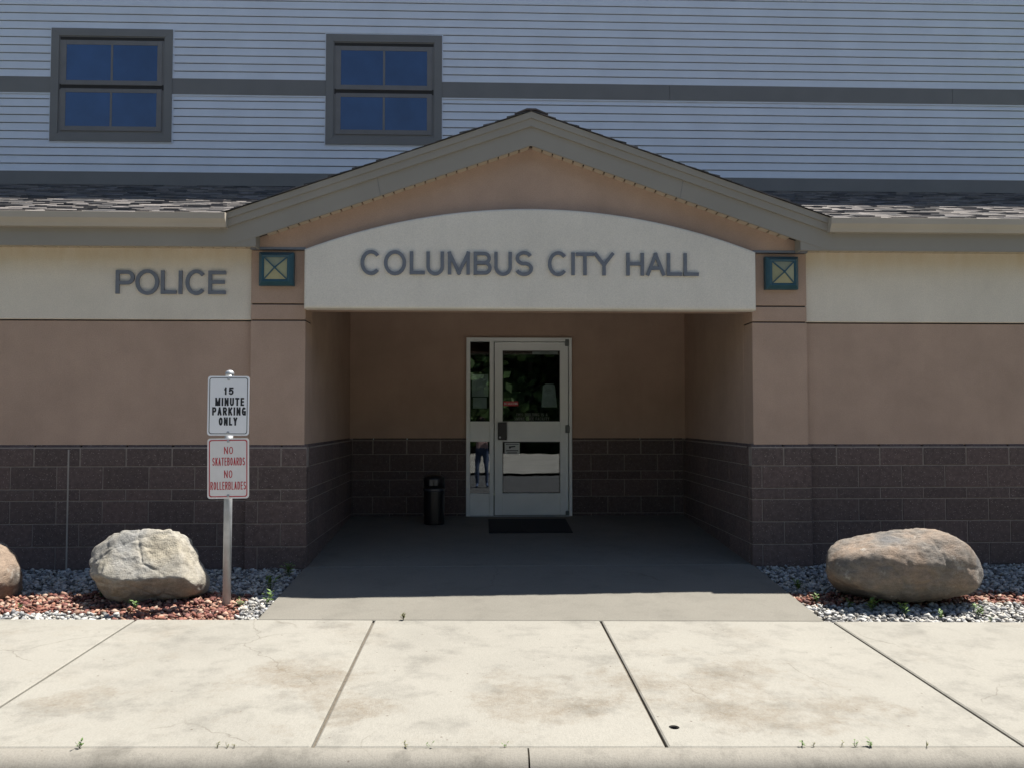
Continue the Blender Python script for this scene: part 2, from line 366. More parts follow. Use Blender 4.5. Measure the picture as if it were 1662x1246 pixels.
# ------------------------------------------------------------------ the setting
ground = tag(MB().add([(-300, -300, -.62), (300, -300, -.62), (300, 300, -.62), (-300, 300, -.62)], [(0, 1, 2, 3)]).build('ground', 'grass'), kind='structure')
ROADZ = -0.48
road = tag(MB().add([(-80, -13.5, ROADZ - .1), (80, -13.5, ROADZ - .1), (80, -3.95, ROADZ), (-80, -3.95, ROADZ)], [(0, 1, 2, 3)]).build('road', 'asphalt'), kind='structure')
lot = tag(MB().add([(-80, -27, -.45), (80, -27, -.45), (80, -13.5, -.5), (-80, -13.5, -.5)], [(0, 1, 2, 3)]).build('gravel_lot', 'lot'), kind='structure')

def slab_mesh(x0, x1, y0, y1, zf, nx, ny, thick=0.12, edge=0.008):
    """top grid with rolled edges and skirts; gentle waviness"""
    xs = [x0, x0 + edge] + [x0 + edge + (x1 - x0 - 2 * edge) * i / nx for i in range(1, nx)] + [x1 - edge, x1]
    ys = [y0, y0 + edge] + [y0 + edge + (y1 - y0 - 2 * edge) * i / ny for i in range(1, ny)] + [y1 - edge, y1]
    v, f = [], []; a, b = len(xs), len(ys)
    for j, y in enumerate(ys):
        for i, x in enumerate(xs):
            e = (i in (0, a - 1)) or (j in (0, b - 1))
            v.append((x, y, zf(x, y) - (0.006 if e else 0) + 0.0012 * noise.noise(Vector((x * 2, y * 2, 0)))))
    for j in range(b - 1):
        for i in range(a - 1): f.append((j * a + i, j * a + i + 1, (j + 1) * a + i + 1, (j + 1) * a + i))
    per = [i for i in range(a)] + [j * a + a - 1 for j in range(1, b)] + [(b - 1) * a + i for i in range(a - 2, -1, -1)] + [j * a for j in range(b - 2, 0, -1)]
    o = len(v); v += [(v[i][0], v[i][1], v[i][2] - thick) for i in per]; n = len(per)
    f += [(per[k], o + k, o + (k + 1) % n, per[(k + 1) % n]) for k in range(n)]
    return MB().add(v, f)

walk = tag(empty('sidewalk', (0, -2.7, -.3)), kind='structure')
def child_of(o, p):
    o.parent = p; o.matrix_parent_inverse = Matrix.Translation(p.location).inverted(); return o
JX = [-7.32, -5.69, -4.06, -2.43, -0.766, 0.85, 2.53, 4.2, 5.85, 7.5]
bed = MB().add([(x, y, z_walk(x, y) - .022) for y in (Y_KERB, Y_EDGE) for x in (-7.3, 7.4)], [(0, 1, 3, 2)]).build('joint_bed', 'joint'); child_of(bed, walk)
for i in range(len(JX) - 1):
    m = slab_mesh(JX[i] + .0085, JX[i + 1] - .0085, Y_KERB + .004, Y_EDGE - .004, z_walk, 8, 10)
    s = m.build('slab', 'walk'); child_of(s, walk)
    if JX[i] < 0.93 < JX[i + 1]:      # drain opening cored through this slab
        hx, hy = 0.935, -3.625
        cut = ob('cutter', MB().lathe([(0.026, -.6), (0.026, 0.2)], 24).mesh('cutter'), 'dark', loc=(hx, hy, 0))
        md = s.modifiers.new('b', 'BOOLEAN'); md.object = cut; md.operation = 'DIFFERENCE'; md.solver = 'EXACT'
        dg = bpy.context.evaluated_depsgraph_get(); me = bpy.data.meshes.new_from_object(s.evaluated_get(dg))
        s.modifiers.clear(); s.data = me; bpy.data.objects.remove(cut)
        zz = z_walk(hx, hy)
        pr = [(0.021, -.1), (0.0255, -.1), (0.0255, -.004), (0.021, -.004)]
        p = MB().lathe(pr + [pr[0]], 24).build('drain_pipe', 'dark', loc=(hx, hy, zz)); child_of(p, walk)
        p = MB().lathe([(0.001, -.09), (0.021, -.09)], 24).build('drain_bottom', 'dark', loc=(hx, hy, zz)); child_of(p, walk)

kerb = tag(empty('kerb', (0, -3.95, -.4)), kind='structure')
for x0, x1 in ((-7.3, 0.207), (0.215, 7.4)):
    prof = [(-3.866, 0), (-3.89, -.001), (-3.915, -.005), (-3.94, -.013), (-3.962, -.026), (-3.98, -.045), (-3.992, -.07), (-4.005, -.165), (-4.2, -.175), (-4.2, -.3), (-3.866, -.3)]
    n = len(prof); v, f = [], []; xs = [x0 + (x1 - x0) * i / 24 for i in range(25)]
    for x in xs: v += [(x, y + .004 * noise.noise(Vector((x * 3, y * 9, 2))), z_kerb(x) + z + .003 * noise.noise(Vector((x * 4, y * 5, 0)))) for y, z in prof]
    f = [(k * n + i, (k + 1) * n + i, (k + 1) * n + (i + 1) % n, k * n + (i + 1) % n) for k in range(24) for i in range(n)]
    caps = [[v[i] for i in range(n)], [v[24 * n + i] for i in range(n)]]
    for cp in caps: f.append(tuple(range(len(v), len(v) + n))); v += cp
    child_of(MB().add(v, f).build('kerb_stone', 'kerb', smooth=True), kerb)

apron = tag(empty('entrance_apron', (0.4, -.5, -.2)), kind='structure')
XL, XR = -1.568, 2.456      # faces of the block in the porch
child_of(slab_mesh(XL - .02, XR + .02, Y_EDGE + .004, -.02, z_floor, 10, 8).build('slab', 'apron'), apron)
child_of(slab_mesh(XL - .06, XR + .06, -.012, 2.66, z_floor, 10, 10).build('slab', 'apron'), apron)
child_of(MB().add([(x, y, z_floor(x, y) - .02) for y in (Y_EDGE, .05) for x in (XL, XR)], [(0, 1, 3, 2)]).build('joint_bed', 'joint'), apron)

# planting beds: soil sheet and stones
def soil(x0, x1):
    v = []; f = []
    for j in range(7):
        for i in range(13):
            x = x0 + (x1 - x0) * i / 12; y = 0.0 - 1.646 * j / 6; v.append((x, y, z_bed(x, y) - .025))
    f = [(j * 13 + i, j * 13 + i + 1, (j + 1) * 13 + i + 1, (j + 1) * 13 + i) for j in range(6) for i in range(12)]
    return tag(MB().add(v, f).build('bed_soil', 'soil'), kind='structure')
soil(-7.3, XL - .02); soil(XR + .02, 7.4)

ICO_V = None
def ico():
    bm = bmesh.new(); bmesh.ops.create_icosphere(bm, subdivisions=1, radius=1)
    v = np.array([x.co[:] for x in bm.verts]); f = np.array([[q.index for q in p.verts] for p in bm.faces]); bm.free(); return v, f
IV, IF = ico()
rs = np.random.default_rng(5)
def stones(name, pts, size, cols, label, cat, flat=0.62):
    n = len(pts); nv = len(IV)
    s = rs.uniform(size[0], size[1], n)
    axes = np.stack([s, s * rs.uniform(.6, 1, n), s * rs.uniform(flat * .7, flat * 1.2, n)], 1)
    V = IV[None] * rs.uniform(0.55, 1.35, (n, nv, 1)) * axes[:, None, :]
    a = rs.uniform(0, 6.28, n); tx, ty = rs.normal(0, .35, n), rs.normal(0, .35, n)
    ca, sa = np.cos(a), np.sin(a)
    Rz = np.zeros((n, 3, 3)); Rz[:, 0, 0] = ca; Rz[:, 0, 1] = -sa; Rz[:, 1, 0] = sa; Rz[:, 1, 1] = ca; Rz[:, 2, 2] = 1
    Rx = np.zeros((n, 3, 3)); Rx[:, 0, 0] = 1; Rx[:, 1, 1] = np.cos(tx); Rx[:, 1, 2] = -np.sin(tx); Rx[:, 2, 1] = np.sin(tx); Rx[:, 2, 2] = np.cos(tx)
    Ry = np.zeros((n, 3, 3)); Ry[:, 1, 1] = 1; Ry[:, 0, 0] = np.cos(ty); Ry[:, 0, 2] = np.sin(ty); Ry[:, 2, 0] = -np.sin(ty); Ry[:, 2, 2] = np.cos(ty)
    V = np.einsum('nij,nkj->nki', Rx @ Ry @ Rz, V) + np.array(pts)[:, None, :]
    F = (IF[None] + (np.arange(n) * nv)[:, None, None]).reshape(-1, 3)
    me = bpy.data.meshes.new(name); me.vertices.add(n * nv); me.vertices.foreach_set('co', V.astype(np.float32).ravel())
    me.loops.add(len(F) * 3); me.loops.foreach_set('vertex_index', F.astype(np.int32).ravel())
    me.polygons.add(len(F)); me.polygons.foreach_set('loop_start', np.arange(len(F), dtype=np.int32) * 3)
    me.update(calc_edges=True)
    pal = np.array(cols)[rs.integers(0, len(cols), n)] * rs.uniform(.75, 1.15, (n, 1))
    cc = np.concatenate([np.repeat(pal, nv, 0), np.ones((n * nv, 1))], 1).astype(np.float32)
    at = me.color_attributes.new('Col', 'FLOAT_COLOR', 'POINT'); at.data.foreach_set('color', cc.ravel())
    return tag(ob(name, me, 'rock'), label, cat, kind='stuff')
WHITE_C = [(.46, .455, .43), (.41, .405, .39), (.33, .33, .33), (.52, .50, .46), (.25, .25, .255), (.43, .40, .35), (.17, .165, .16)]
RED_C = [(.23, .095, .07), (.30, .145, .10), (.40, .25, .18), (.16, .065, .055), (.09, .05, .045), (.42, .31, .24), (.26, .12, .09), (.20, .09, .075), (.33, .2, .15)]
def is_red(x, y):
    n1 = 0.09 * noise.noise(Vector((x * 2.1, y * 2.1, 1))) + .04 * noise.noise(Vector((x * 7, y * 7, 4)))
    if x < 0:
        front = -1.43 if x < -2.62 else -1.75
        if x > -1.79 + n1: return False
        return front + n1 < y < -0.86 + n1
    return -1.16 + n1 < y < -0.86 + n1 * .8
wp, rp = {-1: [], 1: []}, {-1: [], 1: []}
for sd, x0, x1 in ((-1, -6.2, XL - .02), (1, XR + .02, 6.4)):
    step = 0.030; ny = int(1.62 / step); nx = int((x1 - x0) / step)
    for j in range(ny):
        for i in range(nx):
            for lay in range(2):
                x = x0 + (i + R.random()) * step; y = -.01 - (j + R.random()) * step
                if x > x1 - .02 and sd < 0: continue
                z = z_bed(x, y) + (-.004 if lay == 0 else .012) + R.uniform(-.006, .008)
                if lay == 1 and R.random() < .45: continue
                ((rp if is_red(x, y) else wp)[sd]).append((x, y, z))
for sd, nm in ((-1, 'left of the entrance'), (1, 'right of the entrance')):
    stones('limestone_gravel', wp[sd], (.008, .031), WHITE_C, 'pale crushed limestone in the bed ' + nm, 'gravel')
    stones('lava_gravel', rp[sd], (.008, .030), RED_C, 'reddish brown stones in the bed ' + nm, 'gravel')

# ------------------------------------------------------------------ the building
bld = tag(empty('city_hall_building', (0.43, 3.0, 0)), 'tan and cream city hall with gabled entrance porch and blue-grey sided upper storey', 'building')
bld.location = (0, 0, 0)
X0, X1 = -7.3, 7.4

ZTOP = 0.943; BL = 0.4064; JT = 0.009
COURSE = [.2032, .2032, .1016, .2032, .2032, .2032, .2032]
def cblock(L, H, D, cap):
    """block facing -Y, origin at its front lower left; worn chamfered edges; cap course has a sloped top"""
    c = .004; mb = MB()
    if cap:
        prof = [(0.0, c), (c, 0), (D, 0), (D, H), (.034, H), (0.0, H - .045)]
        n = len(prof); v = [(c, y, z) for y, z in prof] + [(L - c, y, z) for y, z in prof]
        f = [tuple(range(n)), tuple(range(2 * n - 1, n - 1, -1))] + [(i, i + n, (i + 1) % n + n, (i + 1) % n) for i in range(n)]
        return mb.add(v, f)
    v = [(c, 0, c), (L - c, 0, c), (L - c, 0, H - c), (c, 0, H - c), (0, c, 0), (L, c, 0), (L, c, H), (0, c, H), (0, D, 0), (L, D, 0), (L, D, H), (0, D, H)]
    f = [(0, 1, 2, 3), (0, 4, 5, 1), (1, 5, 6, 2), (2, 6, 7, 3), (3, 7, 4, 0), (4, 8, 9, 5), (5, 9, 10, 6), (6, 10, 11, 7), (7, 11, 8, 4), (8, 11, 10, 9)]
    return mb.add(v, f)
BC = {}
def block_run(parent, a, b, phase, place, zmin):
    """courses of block along s in [a,b]; place(s,z)->(loc,rotz); phase = position of a joint in odd rows"""
    z = ZTOP
    for ci, h in enumerate(COURSE):
        zb = z - h
        if z < zmin: break
        ph = phase + (BL / 2 if ci % 2 == 0 else 0)
        js = [a] + [s for s in (ph + BL * k for k in range(-40, 41)) if a + .07 < s < b - .07] + [b]
        for s0, s1 in zip(js, js[1:]):
            L = round(s1 - s0 - JT, 3); H = round(h - JT, 4); key = (L, H, ci == 0)
            if key not in BC: BC[key] = cblock(L, H, .08, ci == 0).mesh('block')
            loc, rz = place(s0 + JT / 2, zb + JT / 2)
            ob('block', BC[key], 'block', parent, loc, (R.uniform(-.003, .003), 0, rz))
        z = zb
def wall_part(name): return empty(name, (0, 0, 0), bld)
# front walls (face Y=0), pilasters (face Y=-.05), porch sides and back
PXL = (-2.12, XL); PXR = (XR, 3.02)
for nm, a, b, yf, ph in (('block_base', X0, -2.12, 0.0, -4.2065), ('block_base', 3.02, X1, 0.0, 3.4733)):
    wp_ = wall_part(nm); B('mortar', 'mortar', wp_, a, b, yf + .006, yf + .2, -.4, ZTOP - .03)
    block_run(wp_, a, b, ph, lambda s, z, yf=yf: ((s, yf, z), 0), -.22)
    if a < -3:
        B('control_joint', 'caulk', wp_, -3.704, -3.690, -.0025, .02, -.3, ZTOP - .05)
for a, b in (PXL, PXR):
    wp_ = wall_part('pilaster_base'); B('mortar', 'mortar', wp_, a + .006, b - .006, -.044, .1, -.4, ZTOP - .03)
    ph = a + .115 if a < 0 else a + .1
    block_run(wp_, a, b, ph, lambda s, z: ((s, -.05, z), 0), -.25)
YB = 2.60
wp_ = wall_part('porch_side_base'); B('mortar', 'mortar', wp_, XL - .2, XL - .006, .05, YB + .2, -.3, ZTOP - .03)
block_run(wp_, -.05 + .082, YB, .25, lambda s, z: ((XL, s, z), RAD(90)), -.18)
wp_ = wall_part('porch_side_base'); B('mortar', 'mortar', wp_, XR + .006, XR + .2, .05, YB + .2, -.3, ZTOP - .03)
block_run(wp_, -YB, .05 - .082, -.25, lambda s, z: ((XR, -s, z), RAD(-90)), -.18)
wp_ = wall_part('porch_back_base'); 
for a, b in ((XL, -.193), (1.091, XR)):
    B('mortar', 'mortar', wp_, a, b, YB + .006, YB + .2, -.1, ZTOP - .03)
    block_run(wp_, a, b, 1.3245, lambda s, z: ((s, YB, z), 0), -.03)

for q in ((-1.85, -1.606, 2.4, 2.8), (-1.85, -1.5, 2.642, 2.8), (2.494, 2.75, 2.4, 2.8), (2.39, 2.75, 2.642, 2.8)):  # hidden boxes added to block light leaking through the porch corners
    B('corner_filler', 'mortar', wp_, q[0], q[1], q[2], q[3] + (.01 if q[2] > 2.5 else 0), .86 - (.01 if q[2] > 2.5 else 0), .929 - (.002 if q[2] > 2.5 else 0))

# stucco
def stucco(parent, mat, x0, x1, y0, y1, z0, z1, bev=.004): return B('stucco_panel', mat, parent, x0, x1, y0, y1, z0, z1, bev)
for a, b in ((X0, -2.093), (2.999, X1)):
    wp_ = wall_part('front_wall')
    B('wall_core', 'dark', wp_, a, b, .055, .3, .9, 2.74)
    stucco(wp_, 'tan', a, b, .03, .2, ZTOP - .012, 2.050)
    stucco(wp_, 'cream', a, b, .014, .2, 2.062, 2.735)
for a, b in ((-2.093, -1.601), (2.489, 2.999)):
    wp_ = wall_part('pilaster')
    B('wall_core', 'dark', wp_, a + .01, b - .01, -.004, .25, .9, 2.72)
    for z0, z1 in ((ZTOP - .012, 2.050), (2.062, 2.197), (2.209, 2.690)): stucco(wp_, 'tan', a, b, -.022, .25, z0, z1)
for x0, x1 in ((-1.80, -1.601), (2.489, 2.70)):
    wp_ = wall_part('porch_side_wall'); stucco(wp_, 'tan', x0, x1, .252, YB + .1, ZTOP - .012, 2.7, .003)
wp_ = wall_part('porch_back_wall')
for x0, x1, z0, z1 in ((-1.7, -.193, ZTOP - .012, 2.7), (1.091, 2.6, ZTOP - .012, 2.7), (-.193, 1.091, 2.149, 2.7)):
    B('stucco_panel', 'tan', wp_, x0, x1, YB + .03, YB + .2, z0, z1)
B('porch_ceiling', 'trim', bld, -1.7, 2.6, .06, YB + .1, 2.62, 2.70)
B('lintel', 'tan', bld, -1.601, 2.489, .0, .25, 2.165, 2.75)

# gable wall and arched panel
PX, SL = 0.437, 0.347
def rake(x, z0): return z0 - SL * abs(x - PX)
gz = 3.652
MB().prism([(-2.04, 2.70), (2.914, 2.70), (2.914, rake(2.914, gz)), (PX, gz), (-2.04, rake(-2.04, gz))], -.055, .05).build('gable_wall', 'tan', bld)
MB().box(-2.093, -1.60, -.062, -.02, 2.692, 2.712).build('ledge', 'letter', bld)
MB().box(2.488, 2.999, -.062, -.02, 2.692, 2.712).build('ledge', 'letter', bld)
ax0, ax1, az0, azs, azt = -1.596, 2.494, 2.150, 2.685, 3.066
h = azt - azs; half = (ax1 - ax0) / 2; rad = (half * half + h * h) / (2 * h); cx = (ax0 + ax1) / 2
pts = [(ax0, az0), (ax1, az0)]
for i in range(41):
    x = ax1 - (ax1 - ax0) * i / 40; pts.append((x, azt - rad + math.sqrt(rad * rad - (x - cx) ** 2)))
pan = MB().prism(pts, -.135, .0)
me = pan.mesh('arch_panel'); bm = bmesh.new(); bm.from_mesh(me)
ed = [e for e in bm.edges if all(v.co.y < -.13 for v in e.verts) and len(e.link_faces) == 2]
bmesh.ops.bevel(bm, geom=ed, offset=.022, segments=3, affect='EDGES', profile=.5); bm.to_mesh(me); bm.free()
ob('arch_panel', me, 'creampanel', bld)

# eaves: fascia, returns, rake boards, gutters, soffits
YF = -0.20
for s in (-1, 1):
    def mx(x): return x if s < 0 else 2 * PX - x
    def rng(a, b): return (min(mx(a), mx(b)), max(mx(a), mx(b)))
    far = X0 if s < 0 else 2 * PX - X1
    ea = wall_part('eave')
    x0, x1 = rng(far, -2.01); B('fascia', 'fascia', ea, x0, x1, YF, YF + .02, 2.688, 2.945)
    x0, x1 = rng(-2.028, -2.01); B('return_end', 'fascia', ea, x0, x1, YF + .0205, -.056, 2.690, 2.83)
    # gutter, K profile
    gp = [(YF - .001, 2.845), (YF - .065, 2.845), (YF - .078, 2.875), (YF - .108, 2.913), (YF - .112, 2.965), (YF - .098, 2.969), (YF - .098, 2.951), (YF - .02, 2.905), (YF - .001, 2.905)]
    x0, x1 = rng(far, -2.256); gu = MB().extr_x(gp, x0, x1).build('gutter', 'gutter', ea)
    ex = mx(-2.256); MB().extr_x([(y - (.002 if y < YF - .06 else 0), z) for y, z in gp[:6]] + [(YF - .001, 2.972)], ex - .003, ex + .004).build('end_cap', 'gutter', gu)
    # eave soffit slats
    so = empty('soffit', (0, 0, 0), ea)
    x = -2.03; sw = .1
    sm = MB().box(-.043, .043, YF + .022, .012, 0, .012).mesh('soffit_slat')
    while x - sw > far:
        ob('soffit_slat', sm, 'soffit', so, (mx(x - sw / 2), 0, 2.7085)); x -= sw
    x0, x1 = rng(far, -2.03); B('soffit_backing', 'dark', so, x0, x1, YF + .022, .01, 2.724, 2.728)
    # rake boards
    rk = wall_part('rake'); zt, zb = 3.907, 3.622
    xe = -2.295
    P = [(PX, zb), (PX, zt), (xe, rake(xe, zt)), (xe, max(2.6895, rake(xe, zb))), (PX - (zb - 2.6895) / SL, 2.6895)]
    P = [(mx(x), z) for x, z in P]
    MB().prism(P, YF - .004, YF + .018).build('rake_board', 'fascia', rk)
    P = [(PX, zt - .115), (PX, zt + .004), (xe - .02, rake(xe - .02, zt + .004)), (xe - .02, rake(xe - .02, zt - .115))]
    MB().prism([(mx(x), z) for x, z in P], YF - .026, YF - .0045).build('rake_trim', 'fascia', rk)
    P = [(PX, zt - .045), (PX, zt + .012), (xe - .04, rake(xe - .04, zt + .012)), (xe - .04, rake(xe - .04, zt - .045))]
    MB().prism([(mx(x), z) for x, z in P], YF - .040, YF - .0265).build('drip_edge', 'fascia', rk)
    for sx in (-.95, -1.45 + .9):      # board joints
        jx = PX - 1.35 if sx == -.95 else None
        if jx is None: continue
        P = [(jx, rake(jx, zb) + .002), (jx + .004, rake(jx, zb) + .002), (jx + .004 - .03, rake(jx, zt) - .116), (jx - .03, rake(jx, zt) - .116)]
        MB().prism([(mx(a), b) for a, b in P], YF - .0055, YF - .004).build('board_joint', 'trim', rk)
    # rake soffit slats
    so = empty('soffit', (0, 0, 0), rk); ang = math.atan(SL) * (-s)
    sm = MB().box(-.043, .043, YF + .02, -.05, 0, .012).mesh('soffit_slat'); d = .06
    while d < 2.56:
        x = PX - d * math.cos(math.atan(SL)); o = ob('soffit_slat', sm, 'soffit', so, (mx(x), 0, rake(x, 3.634)), (0, -math.atan(SL) * (1 if s < 0 else -1), 0)); d += .1
    P = [(PX, 3.652), (PX, 3.657), (-2.03, rake(-2.03, 3.657)), (-2.03, rake(-2.03, 3.652))]
    MB().prism([(mx(x), z) for x, z in P], YF + .02, -.05).build('soffit_backing', 'dark', so)

# roofs -------------------------------------------------------------
def roof_z(y): return 2.972 + .342 * (y + .27)
YU = 2.98
SH = [tuple((.065 + .30 * c) for c in q) for q in [(.46, .40, .36), (.40, .35, .32), (.30, .26, .245), (.17, .145, .14), (.10, .088, .09), (.52, .46, .42), (.06, .052, .056), (.36, .31, .30)]]
def valley(y): return max(0.0, 2.74 * (1 - (y + .25) / 2.75)) if y < 2.5 else 0.0
cs = math.atan(.343); EXPO = .112
for s in (-1, 1):
    rp_ = wall_part('main_roof'); lim = (PX - X0) if s < 0 else (X1 - PX)
    P = [(-.26, roof_z(-.26) - .012), (YU + .05, roof_z(YU + .05) - .012), (YU + .05, roof_z(YU + .05) - .05), (-.26, roof_z(-.26) - .05)]
    v = []; 
    for y, z in P: v.append((PX + s * (valley(y) + .02), y, z))
    for y, z in P: v.append((PX + s * lim, y, z))
    MB().add(v, [(0, 1, 5, 4), (1, 2, 6, 5), (2, 3, 7, 6), (3, 0, 4, 7), (0, 3, 2, 1), (4, 5, 6, 7)]).build('deck', 'dark', rp_)
    mb = MB(); y = -.275; k = 0
    while y < YU - .02:
        d = EXPO * 1.25 * math.cos(cs); xx = valley(y + .05) + .0
        while xx < lim:
            wd = R.uniform(.06, .22); a, b = xx, min(lim, xx + wd); th = R.choice((.004, .007, .013))
            col = R.choice(SH); q = R.uniform(.8, 1.15); col = tuple(c * q for c in col)
            ya, yb = y + R.choice((0, 0, .012)), min(y + d, YU)
            za, zb = roof_z(ya), roof_z(yb)
            xa, xb = PX + s * a, PX + s * (b - .002)
            mb.add([(xa, ya, za), (xb, ya, za), (xb, yb, zb - .004), (xa, yb, zb - .004), (xa, ya, za + th), (xb, ya, za + th), (xb, yb, zb + .000), (xa, yb, zb + .000)],
                   [(0, 1, 5, 4), (1, 2, 6, 5), (2, 3, 7, 6), (3, 0, 4, 7), (4, 5, 6, 7)], col)
            xx += wd
        y += EXPO * math.cos(cs); k += 1
    o = mb.build('shingles', 'shingle', rp_); o['kind'] = 'stuff'
    # entrance gable slope: courses parallel to the ridge, cut at the valley
    gp_ = wall_part('gable_roof'); gcs = math.atan(SL); mb = MB(); d = 2.76
    ztop = 3.925
    mb2 = MB().add([(PX, YF - .03, ztop - .01), (PX + s * 2.78, YF - .03, ztop - .01 - SL * 2.78), (PX, 2.55, ztop - .01)], [(0, 1, 2)]); mb2.build('deck', 'dark', gp_)
    while d > 0:
        d1 = max(0, d - EXPO * 1.3 * math.cos(gcs)); y0 = YF - .048 - R.choice((0, .004, .01)); ye = -.25 + 2.75 * (1 - max(0, d - .1) / 2.76) + .06
        y = y0
        while y < ye:
            wd = R.uniform(.10, .32); yb = min(ye, y + wd); th = R.choice((.006, .010, .017)); q = R.uniform(.7, 1.1); col = tuple(c * q for c in R.choice(SH[2:5] + SH[6:]))
            za, zb = ztop - SL * d, ztop - SL * d1
            v = [(PX + s * d, y, za), (PX + s * d, yb, za), (PX + s * d1, yb, zb - .004), (PX + s * d1, y, zb - .004), (PX + s * d, y, za + th), (PX + s * d, yb, za + th), (PX + s * d1, yb, zb), (PX + s * d1, y, zb)]
            mb.add(v, [(0, 1, 5, 4), (1, 2, 6, 5), (2, 3, 7, 6), (3, 0, 4, 7), (4, 5, 6, 7)], col); y = yb
        d -= EXPO * math.cos(gcs)
    o = mb.build('shingles', 'shingle', gp_); o['kind'] = 'stuff'
rc = wall_part('ridge'); y = YF - .055
while y < 2.4:
    v = []
    for yy, lift in ((y, .020), (y + .24, .010)):
        for dx, dz in ((-.15, -.15 * SL), (-.04, -.006), (.04, -.006), (.15, -.15 * SL)): v.append((PX + dx, yy, 3.925 + dz + lift + .004))
    v += [(a, b, c - .012) for a, b, c in v]
    f = [(0, 1, 5, 4), (1, 2, 6, 5), (2, 3, 7, 6), (0, 8, 9, 1), (1, 9, 10, 2), (2, 10, 11, 3), (0, 4, 12, 8), (3, 11, 15, 7), (4, 5, 13, 12), (5, 6, 14, 13), (6, 7, 15, 14), (8, 12, 13, 9), (9, 13, 14, 10), (10, 14, 15, 11)]
    m_ = MB().add(v, f, (.11, .095, .095)); m_.build('ridge_cap', 'shingle', rc); y += .2

# upper storey -------------------------------------------------------
up = wall_part('upper_wall'); UX0, UX1 = -9.0, 12.0; EXPS = .1026
B('sheathing', 'dark', up, UX0, UX1, YU + .03, YU + .3, 3.9, 10.1)
B('wall_trim', 'trim', up, UX0, 2.98 - .002, YU - .021, YU + .03, 4.083, 4.249); B('wall_trim', 'trim', up, 2.98 + .002, UX1, YU - .021, YU + .03, 4.083, 4.249)
for a, b in ((UX0, -5.36), (-3.957, -1.936), (-.568, 2.40), (2.404, 6.10), (6.104, UX1)): B('belt_board', 'trim', up, a, b, YU - .021, YU + .03, 5.245, 5.445)
B('belt_flashing', 'siding', up, UX0, UX1, YU - .017, YU + .02, 5.228, 5.2445)
z = 4.2495; i = 0
sp = None
def plank(z0, z1):
    prof = [(YU - .014, z0), (YU - .016, z0 + .006), (YU - .001, z1), (YU + .008, z1), (YU + .008, z0 + .012), (YU + .002, z0)]
    return MB().extr_x(prof, UX0, UX1)
me = plank(0, EXPS - .007).mesh('siding_plank')  # short of full exposure: dark sheathing in the gap imitates lap shadow
while z < 10.05:
    z1 = z + EXPS
    if z < 5.228 and z1 > 5.2285:
        plank(0, 5.227 - z).build('siding_plank', 'siding', up, (0, 0, z)); z = 5.4455; continue
    ob('siding_plank', me, 'siding', up, (0, 0, z)); z = z1
B('upper_eave', 'fascia', bld, UX0 - .6, UX1 + .6, YU - .62, YU + .4, 10.12, 10.35)
MB().add([(UX0 - .6, YU - .62, 10.352), (UX1 + .6, YU - .62, 10.352), (UX1 + .6, YU + 7, 12.5), (UX0 - .6, YU + 7, 12.5)], [(0, 1, 2, 3)]).build('upper_roof', 'shingle', bld)
for x in (UX0, UX1 - .05): B('upper_side_wall', 'siding', bld, x, x + .05, YU + .301, YU + 9, 0, 10.1)
B('upper_rear_wall', 'siding', bld, UX0, UX1, YU + 9.001, YU + 9.1, 0, 10.1)

def window(x0, x1, z0, z1):
    wn = wall_part('window'); t = .097; y = YU - .03
    # mitred casing
    o = [(x0, z0), (x1, z0), (x1, z1), (x0, z1)]; i = [(x0 + t, z0 + t), (x1 - t, z0 + t), (x1 - t, z1 - t), (x0 + t, z1 - t)]
    for k in range(4):
        a, b = k, (k + 1) % 4
        MB().prism([o[a], o[b], i[b], i[a]], y, YU + .03).build('casing', 'trim', wn, bevel=.002)
    for q in ((x0 - .012, x0 + .01, z0 - .012, z1 + .012), (x1 - .01, x1 + .012, z0 - .012, z1 + .012), (x0 + .01, x1 - .01, z0 - .012, z0 + .01), (x0 + .01, x1 - .01, z1 - .01, z1 + .012)):
        B('casing_flange', 'siding', wn, q[0], q[1], YU - .018, YU + .02, q[2], q[3])
    bx0, bx1, bz0, bz1 = x0 + t, x1 - t, z0 + t, z1 - t; zm = (bz0 + bz1) / 2 - .01
    B('jamb', 'trim', wn, bx0 - .01, bx1 + .01, YU - .0175, YU + .028, bz0 - .01, bz1 + .01)
    B('meeting_gap', 'dark', wn, bx0 + .01, bx1 - .01, YU - .0185, YU - .0176, zm - .05, zm + .018); B('head_shadow_strip', 'dark', wn, bx0 + .01, bx1 - .01, YU - .0185, YU - .0176, bz1 - .05, bz1 - .012)  # dark strip at the head paints the shadow below the casing
    for sz0, sz1, yy in ((zm + .008, bz1 - .060, YU - .020), (bz0 + .034, zm - .040, YU - .0255)):
        sh = empty('sash', (0, 0, 0), wn); st = .062; a, b = bx0 + .03, bx1 - .03
        B('stile', 'sash', sh, a, a + st, yy - .005, yy + .003, sz0, sz1, .002); B('stile', 'sash', sh, b - st, b, yy - .005, yy + .003, sz0, sz1, .002)
        B('rail', 'sash', sh, a + st, b - st, yy - .0045, yy + .003, sz0, sz0 + .06, .002); B('rail', 'sash', sh, a + st, b - st, yy - .0045, yy + .003, sz1 - .05, sz1, .002)
        m_ = (a + b) / 2
        B('muntin', 'sash', sh, m_ - .013, m_ + .013, yy - .003, yy + .003, sz0 + .06, sz1 - .05)
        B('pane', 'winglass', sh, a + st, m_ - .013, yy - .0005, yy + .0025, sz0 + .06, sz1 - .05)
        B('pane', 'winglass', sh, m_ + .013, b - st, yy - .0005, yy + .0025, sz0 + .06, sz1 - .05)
window(-5.410, -3.907, 4.630, 6.067)
window(-1.986, -.518, 4.623, 6.043)

